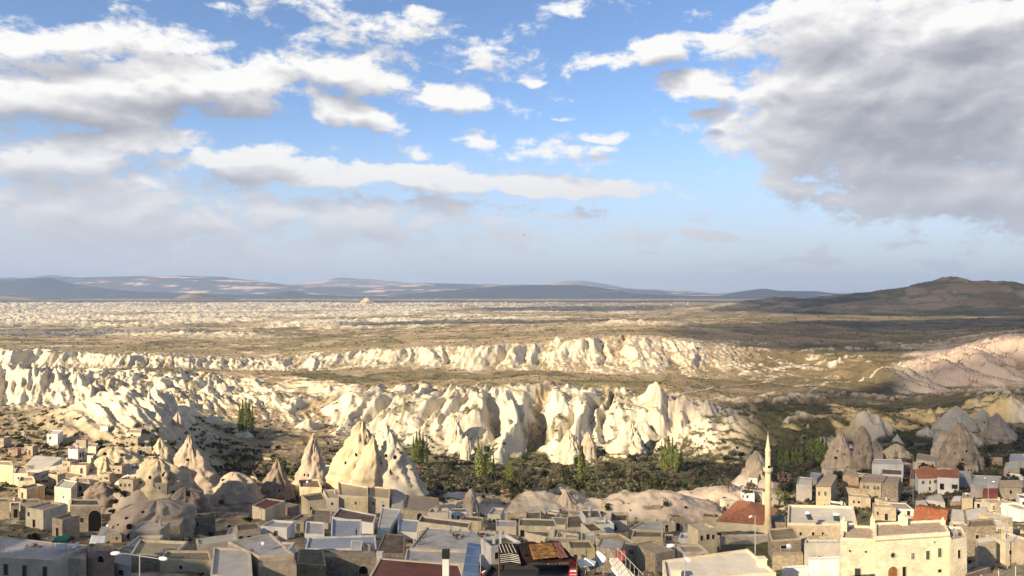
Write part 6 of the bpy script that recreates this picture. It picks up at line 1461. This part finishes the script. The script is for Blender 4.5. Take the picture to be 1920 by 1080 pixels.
sheet('canvas_sheet', 'white canvas sheet stretched over poles by the grey stone hut', [P3(167, 1019, -42), P3(198, 1018, -42), P3(201, 1004, -41.6), P3(172, 1003, -41.6)], MT['sheet'], 'canopy', 8, .15, 3)
# digger and tanker
p = on_ground(298, 1036); t = thing('yellow_digger', 'small yellow digger parked in the walled earth yard', 'digger', p, .4); mb = MB(); mb.box(-.9, .9, -.55, .55, .25, .7); mb.build('chassis', MT['black'], t); mb = MB(); mb.box(-.8, .5, -.5, .5, .7, 1.2); mb.build('body', MT['yellowp'], t); mb = MB(); mb.box(-.3, .4, -.45, .45, 1.2, 2.1); mb.build('cab', MT['glass'], t)
mb = MB(); mb.tube((.5, 0, 1.0), (1.3, 0, 2.4), .11); mb.tube((1.3, 0, 2.4), (1.9, 0, 1.3), .09); mb.box(1.75, 2.15, -.3, .3, .9, 1.3); mb.build('boom', MT['yellowp'], t)
for sx in (-.6, .6):
    for sy in (-.62, .62): mb = MB(); mb.tube((sx, sy - .12, .38), (sx, sy + .12, .38), .38, .38, 14); mb.build('wheel', MT['black'], t)
p = on_ground(244, 880); t = thing('tanker_trailer', 'small white tanker with green tarpaulin in front of the arched vault', 'tanker', p, .1); mb = MB(); mb.tube((-.2, 0, 1.1), (1.9, 0, 1.1), .6, .6, 14); mb.build('tank', MT['sheet'], t, True); mb = MB(); mb.box(-1.9, -.35, -.6, .6, .5, 1.7); mb.build('tarpaulin', MT['greenp'], t)
for sx in (-1.2, 1.2):
    for sy in (-.6, .6): mb = MB(); mb.tube((sx, sy - .1, .35), (sx, sy + .1, .35), .35, .35, 12); mb.build('wheel', MT['black'], t)
# flag
p = on_ground(1776, 884); H = (884 - 855) * p.y / F; t = thing('flagpole', 'flagpole with a small white flag behind the red roofed villa', 'flagpole', p); mb = MB(); mb.tube((0, 0, 0), (0, 0, H), .06, .04); mb.build('pole', MT['metal'], t)
V = []; Fc = []
for i in range(7):
    for j in range(2): V.append((.05 + i * .2, .08 * math.sin(i * 1.3), H - .1 - j * .8 - i * .13)); V.append((.05 + i * .2, .08 * math.sin(i * 1.3) + .02, H - .1 - j * .8 - i * .13))
for i in range(6): k = i * 4; Fc += [(k, k + 2, k + 6, k + 4), (k + 1, k + 5, k + 7, k + 3), (k, k + 4, k + 5, k + 1), (k + 2, k + 3, k + 7, k + 6)]
mb = MB(); mb.v = V; mb.f = Fc; mb.build('flag', MT['sheet'], t)
# car and wire fence in the bottom right corner
def car(label, p, rz):
    t = thing('parked_car', label, 'car', p, rz); prof = [(-2.1, .35), (-2.15, .75), (-1.95, .92), (-1.45, 1.0), (-.85, 1.42), (.55, 1.45), (1.25, 1.02), (1.95, .88), (2.15, .62), (2.1, .35)]; mb = MB(); n = len(prof)
    for y_ in (-.82, .82):
        for (x_, z_) in prof: mb.v.append((x_, y_ * (.84 if z_ > 1.2 else 1), z_))
    mb.f = [tuple(range(n)), tuple(reversed(range(n, 2 * n)))] + [(i, i + n, (i + 1) % n + n, (i + 1) % n) for i in range(n)]; mb.build('body', MT['carpaint'], t)
    for nm, q in (('windscreen', [(.62, 1.41), (1.2, 1.06)]), ('rear_window', [(-.92, 1.38), (-1.4, 1.05)])):
        (xa, za), (xb, zb2) = q; s_ = 1 if xb > xa else -1; mb = MB(); mb.quadbox([(xb + .02 * s_, -.68, zb2), (xb + .02 * s_, .68, zb2), (xa + .02 * s_, .6, za), (xa + .02 * s_, -.6, za), (xb + .05 * s_, -.68, zb2 + .03), (xb + .05 * s_, .68, zb2 + .03), (xa + .05 * s_, .6, za + .03), (xa + .05 * s_, -.6, za + .03)]); mb.build(nm, MT['glass'], t)
    for s_ in (-1, 1):
        mb = MB(); mb.quadbox([(-1.2, .80 * s_, 1.0), (1.0, .80 * s_, 1.0), (.5, .71 * s_, 1.36), (-.8, .71 * s_, 1.36), (-1.2, .83 * s_, 1.0), (1.0, .83 * s_, 1.0), (.5, .74 * s_, 1.38), (-.8, .74 * s_, 1.38)]); mb.build('side_window', MT['glass'], t)
        for x_ in (-1.35, 1.35): mb = MB(); mb.tube((x_, .66 * s_, .33), (x_, .86 * s_, .33), .33, .33, 16); w_ = mb.build('wheel', MT['black'], t); mb = MB(); mb.tube((x_, .862 * s_, .33), (x_, .875 * s_, .33), .19, .19, 12); mb.build('rim', MT['metal'], w_)
        mb = MB(); mb.box(2.08, 2.17, .45 * s_ - .18, .45 * s_ + .18, .62, .76); mb.build('headlight', MT['sheet'], t)
    return t
p = on_ground(1916, 1084, D=96); car('white parked car cut off by the bottom right corner', p, 2.2)
for k, (px0, px1, row0, row1, D) in enumerate([(1806, 1935, 1088, 1056, 92)]):
    A, B_ = on_ground(px0, D=D), on_ground(px1, D=D + 6); zt_ = at(px0, row0, D).z; t = thing('wire_fence', 'long wire mesh fence with pale posts in the bottom right corner', 'fence', A); u_ = B_ - A; zA, zB = at(px0, row0, D).z - A.z, at(px1, row1, D + 6).z - A.z
    mb = MB()
    for q in range(6): z_ = q * .28; mb.tube((0, 0, zA - z_), (u_.x, u_.y, zB - z_), .012, .012, 4)
    for q in range(60): s_ = q / 59; zz_ = zA + (zB - zA) * s_; mb.tube((u_.x * s_, u_.y * s_, zz_ - 1.5), (u_.x * s_, u_.y * s_, zz_), .010, .010, 4)
    mb.build('wire_mesh', MT['metal'], t)
    for q in range(5): s_ = q / 4; zz_ = zA + (zB - zA) * s_; mb = MB(); mb.tube((u_.x * s_, u_.y * s_, min(-1, zz_ - 6)), (u_.x * s_, u_.y * s_, zz_ + .15), .06); mb.build('post', MT['frame'], t)
A = at(1808, 1078, 104); B_ = at(1854, 1064, 110); mb = MB(); u_ = B_ - A; n_ = Vector((-u_.y, u_.x, 0)).normalized() * .15; mb.quadbox([-n_ + Vector((0, 0, -4)), u_ - n_ + Vector((0, 0, -4)), u_ + n_ + Vector((0, 0, -4)), n_ + Vector((0, 0, -4)), -n_, u_ - n_, u_ + n_, n_]); o = mb.build('brick_wall', MT['pink'], None, loc=A); tag(o, 'reddish brick boundary wall right of the stone mansion', 'wall')
# mansion roof ornaments: chimney stacks and a star shaped hole surround
for (px_, row_, w, h, lb) in [(1582, 990, .7, 1.6, 'knobbly stone chimney on the left corner of the stone mansion'), (1693, 984, 1.0, 2.0, 'tall pale stone chimney at the middle of the mansion roof'), (1636, 985, .5, 1.6, 'thin stone chimney behind the mansion left wing'), (1768, 984, .5, 1.1, 'small stone chimney at the mansion right corner')]:
    p = P3(px_, row_, -37.4); t = thing('stone_chimney', lb, 'chimney', p); mb = MB(); mb.box(-w / 2, w / 2, -w / 2, w / 2, -1, h * .7); mb.build('stack', MT['ashlar'], t); mb = MB(); mb.lathe([(w * .45, h * .7), (w * .5, h * .8), (w * .25, h * .95), (.05, h * 1.15)], n=8); mb.build('cap', MT['frame'], t)
# round window of the mansion and its string course
mh = [o for o in bpy.data.objects if o.get('label', '').startswith('main ashlar front')][0]; mp4 = [h for h in HOUSES if h[0].startswith('main ashlar front')][0][3]
e_ = (mp4[1] - mp4[0]).normalized(); nr = Vector((e_.y, -e_.x, 0)); c0 = mp4[0].lerp(mp4[1], .235); c0.z = -37.4 - 2.55
mb = MB(); k = len(mb.v)
for rr_, dd in ((.36, .05), (.50, .05), (.50, .10), (.36, .10)):
    for q in range(18): a = 2 * math.pi * q / 18; mb.v.append(tuple(c0 + e_ * math.cos(a) * rr_ + Vector((0, 0, math.sin(a) * rr_)) + nr * dd - mh.location))
for s_ in range(4):
    for q in range(18): mb.f.append((s_ * 18 + q, s_ * 18 + (q + 1) % 18, ((s_ + 1) % 4) * 18 + (q + 1) % 18, ((s_ + 1) % 4) * 18 + q))
wf = mb.build('round_window', MT['frame'], mh); mb = MB()
for q in range(18): a = 2 * math.pi * q / 18; mb.v.append(tuple(c0 + e_ * math.cos(a) * .37 + Vector((0, 0, math.sin(a) * .37)) + nr * .06 - mh.location))
mb.f = [tuple(reversed(range(18)))]; mb.build('pane', MT['glass'], wf)
mb = MB(); a, b = mp4[0] - mh.location, mp4[1] - mh.location; zl = -37.4 - mh.location.z
a.z = b.z = 0; mb.quadbox([a + nr * .0 + Vector((0, 0, zl - .32)), b + Vector((0, 0, zl - .32)), b + nr * .10 + Vector((0, 0, zl - .32)), a + nr * .10 + Vector((0, 0, zl - .32)), a + Vector((0, 0, zl - .14)), b + Vector((0, 0, zl - .14)), b + nr * .14 + Vector((0, 0, zl - .14)), a + nr * .14 + Vector((0, 0, zl - .14))]); mb.build('cornice', MT['frame'], mh)
# ------------------------------------------------------------------ paths and lanes laid on the ground
path_m = mat('pale_path_dust', (.46, .38, .27), var=.18, scale=.6, bump=.2)
lane_m = mat('dusty_lane', (.25, .215, .175), var=.2, scale=.5, bump=.2, stain=(.33, .28, .22))
def ribbon(name, pts, w, mtl, lift=.25):
    W_ = [on_ground(*p) for p in pts]; sm = []
    for i in range(len(W_) - 1):
        n_ = max(2, int((W_[i + 1] - W_[i]).length / 3))
        for k in range(n_): sm.append(W_[i].lerp(W_[i + 1], k / n_))
    sm.append(W_[-1]); xs_ = np.array([[v.x, v.y] for v in sm])
    for _ in range(6): xs_[1:-1] = .25 * xs_[:-2] + .5 * xs_[1:-1] + .25 * xs_[2:]
    mb = MB(); nn = len(xs_); cols_ = 5
    for i in range(nn):
        d = xs_[min(nn - 1, i + 1)] - xs_[max(0, i - 1)]; d = d / (np.linalg.norm(d) + 1e-9); n_ = np.array([-d[1], d[0]])
        ww_ = w * (1 + .2 * math.sin(i * 1.7))
        for c_ in range(cols_): q = xs_[i] + n_ * ww_ * ((c_ / (cols_ - 1)) - .5); mb.v.append((q[0], q[1], gz(q[0], q[1]) + lift))
    for i in range(nn - 1):
        for c_ in range(cols_ - 1): a = i * cols_ + c_; mb.f.append((a, a + cols_, a + cols_ + 1, a + 1))
    structure(mb.build(name, mtl, None, True))
ribbon('path', [(1140, 912), (1090, 896), (1040, 884), (980, 874), (930, 869), (830, 866)], 1.6, path_m)
ribbon('path', [(906, 950), (909, 930), (898, 912), (884, 896), (872, 884), (858, 874)], 1.5, path_m)
ribbon('path', [(840, 640 + 120), (900, 766)], 1.2, path_m)
ribbon('path', [(1010, 742), (1080, 752), (1160, 746), (1230, 740), (1300, 736), (1380, 724), (1440, 716)], 3.0, path_m, .4)
ribbon('path', [(1400, 712), (1500, 722), (1560, 715), (1640, 702), (1720, 692), (1800, 672), (1900, 655)], 3.5, path_m, .5)
ribbon('path', [(1500, 745), (1530, 728), (1550, 716)], 3.0, path_m, .4)
ribbon('path', [(20, 778), (34, 800), (44, 822), (50, 838)], 2.2, path_m)
ribbon('lane', [(1700, 882), (1703, 905), (1708, 925), (1722, 948)], 5.0, lane_m)
ribbon('lane', [(114, 955), (122, 975), (140, 992), (160, 1010)], 3.6, lane_m)
ribbon('lane', [(1812, 1078), (1850, 1056), (1890, 1040), (1930, 1028)], 5.0, lane_m)
# far town and the lone castle rock on the plain
dt = MB(); rgd = random.Random(9)
for k in range(520):
    px_ = rgd.choice([rgd.gauss(640, 90), rgd.gauss(330, 60), rgd.gauss(900, 80), rgd.uniform(200, 1400)]); D = rgd.uniform(4800, 7400); q = on_ground(px_, D=D); s_ = rgd.uniform(5, 11); dt.obox(q, (math.cos(k), math.sin(k)), s_ * 1.4, s_, rgd.uniform(5, 9), -2)
tag(dt.build('distant_town', MT['cream'], None), None, None, None, 'stuff')
rock_thing('far castle rock rising from the plain below the mountains', (687, 558), 678, 696, 567, D=6400, p=1.6, mtl=tuff_yel, seed=44, name='far_castle_rock', cat='rock', rough=.25)
# bird
bm_ = MB(); bm_.v = [(-.5, 0, .12), (-.2, -.08, .03), (0, -.3, 0), (.2, -.08, .03), (.5, 0, .12), (.2, .1, .03), (0, .35, 0), (-.2, .1, .03), (0, 0, .06), (0, 0, -.06)]
bm_.f = [(8, 0, 1), (8, 1, 2), (8, 2, 3), (8, 3, 4), (8, 4, 5), (8, 5, 6), (8, 6, 7), (8, 7, 0), (9, 1, 0), (9, 2, 1), (9, 3, 2), (9, 4, 3), (9, 5, 4), (9, 6, 5), (9, 7, 6), (9, 0, 7)]
o = bm_.build('bird', MT['black'], None, loc=at(982, 440, 240)); o.rotation_euler = (.5, .35, .6); o.scale = (1.3,) * 3; tag(o, 'small dark bird gliding in the open sky', 'bird')
# ------------------------------------------------------------------ the air
def box_mesh(name, x0, x1, y0, y1, z0, z1):
    bm = bmesh.new(); bmesh.ops.create_cube(bm, size=1)
    for v in bm.verts:
        v.co = ((x0 + x1) / 2 + v.co.x * (x1 - x0), (y0 + y1) / 2 + v.co.y * (y1 - y0), (z0 + z1) / 2 + v.co.z * (z1 - z0))
    me = bpy.data.meshes.new(name); bm.to_mesh(me); bm.free()
    o = bpy.data.objects.new(name, me); C.objects.link(o); return o
HZ = box_mesh('haze', -33000, 33000, -27000, 27500, -420, 460)
HZ['kind'] = 'stuff'
hm = bpy.data.materials.new('haze_air'); hm.use_nodes = True
hn = hm.node_tree.nodes; hn.clear()
pv = hn.new('ShaderNodeVolumePrincipled'); pv.inputs['Color'].default_value = (.50, .66, .95, 1); pv.inputs['Density'].default_value = 5e-5
pv.inputs['Anisotropy'].default_value = 0.0
ho = hn.new('ShaderNodeOutputMaterial'); hm.node_tree.links.new(pv.outputs[0], ho.inputs['Volume'])
HZ.data.materials.append(hm)
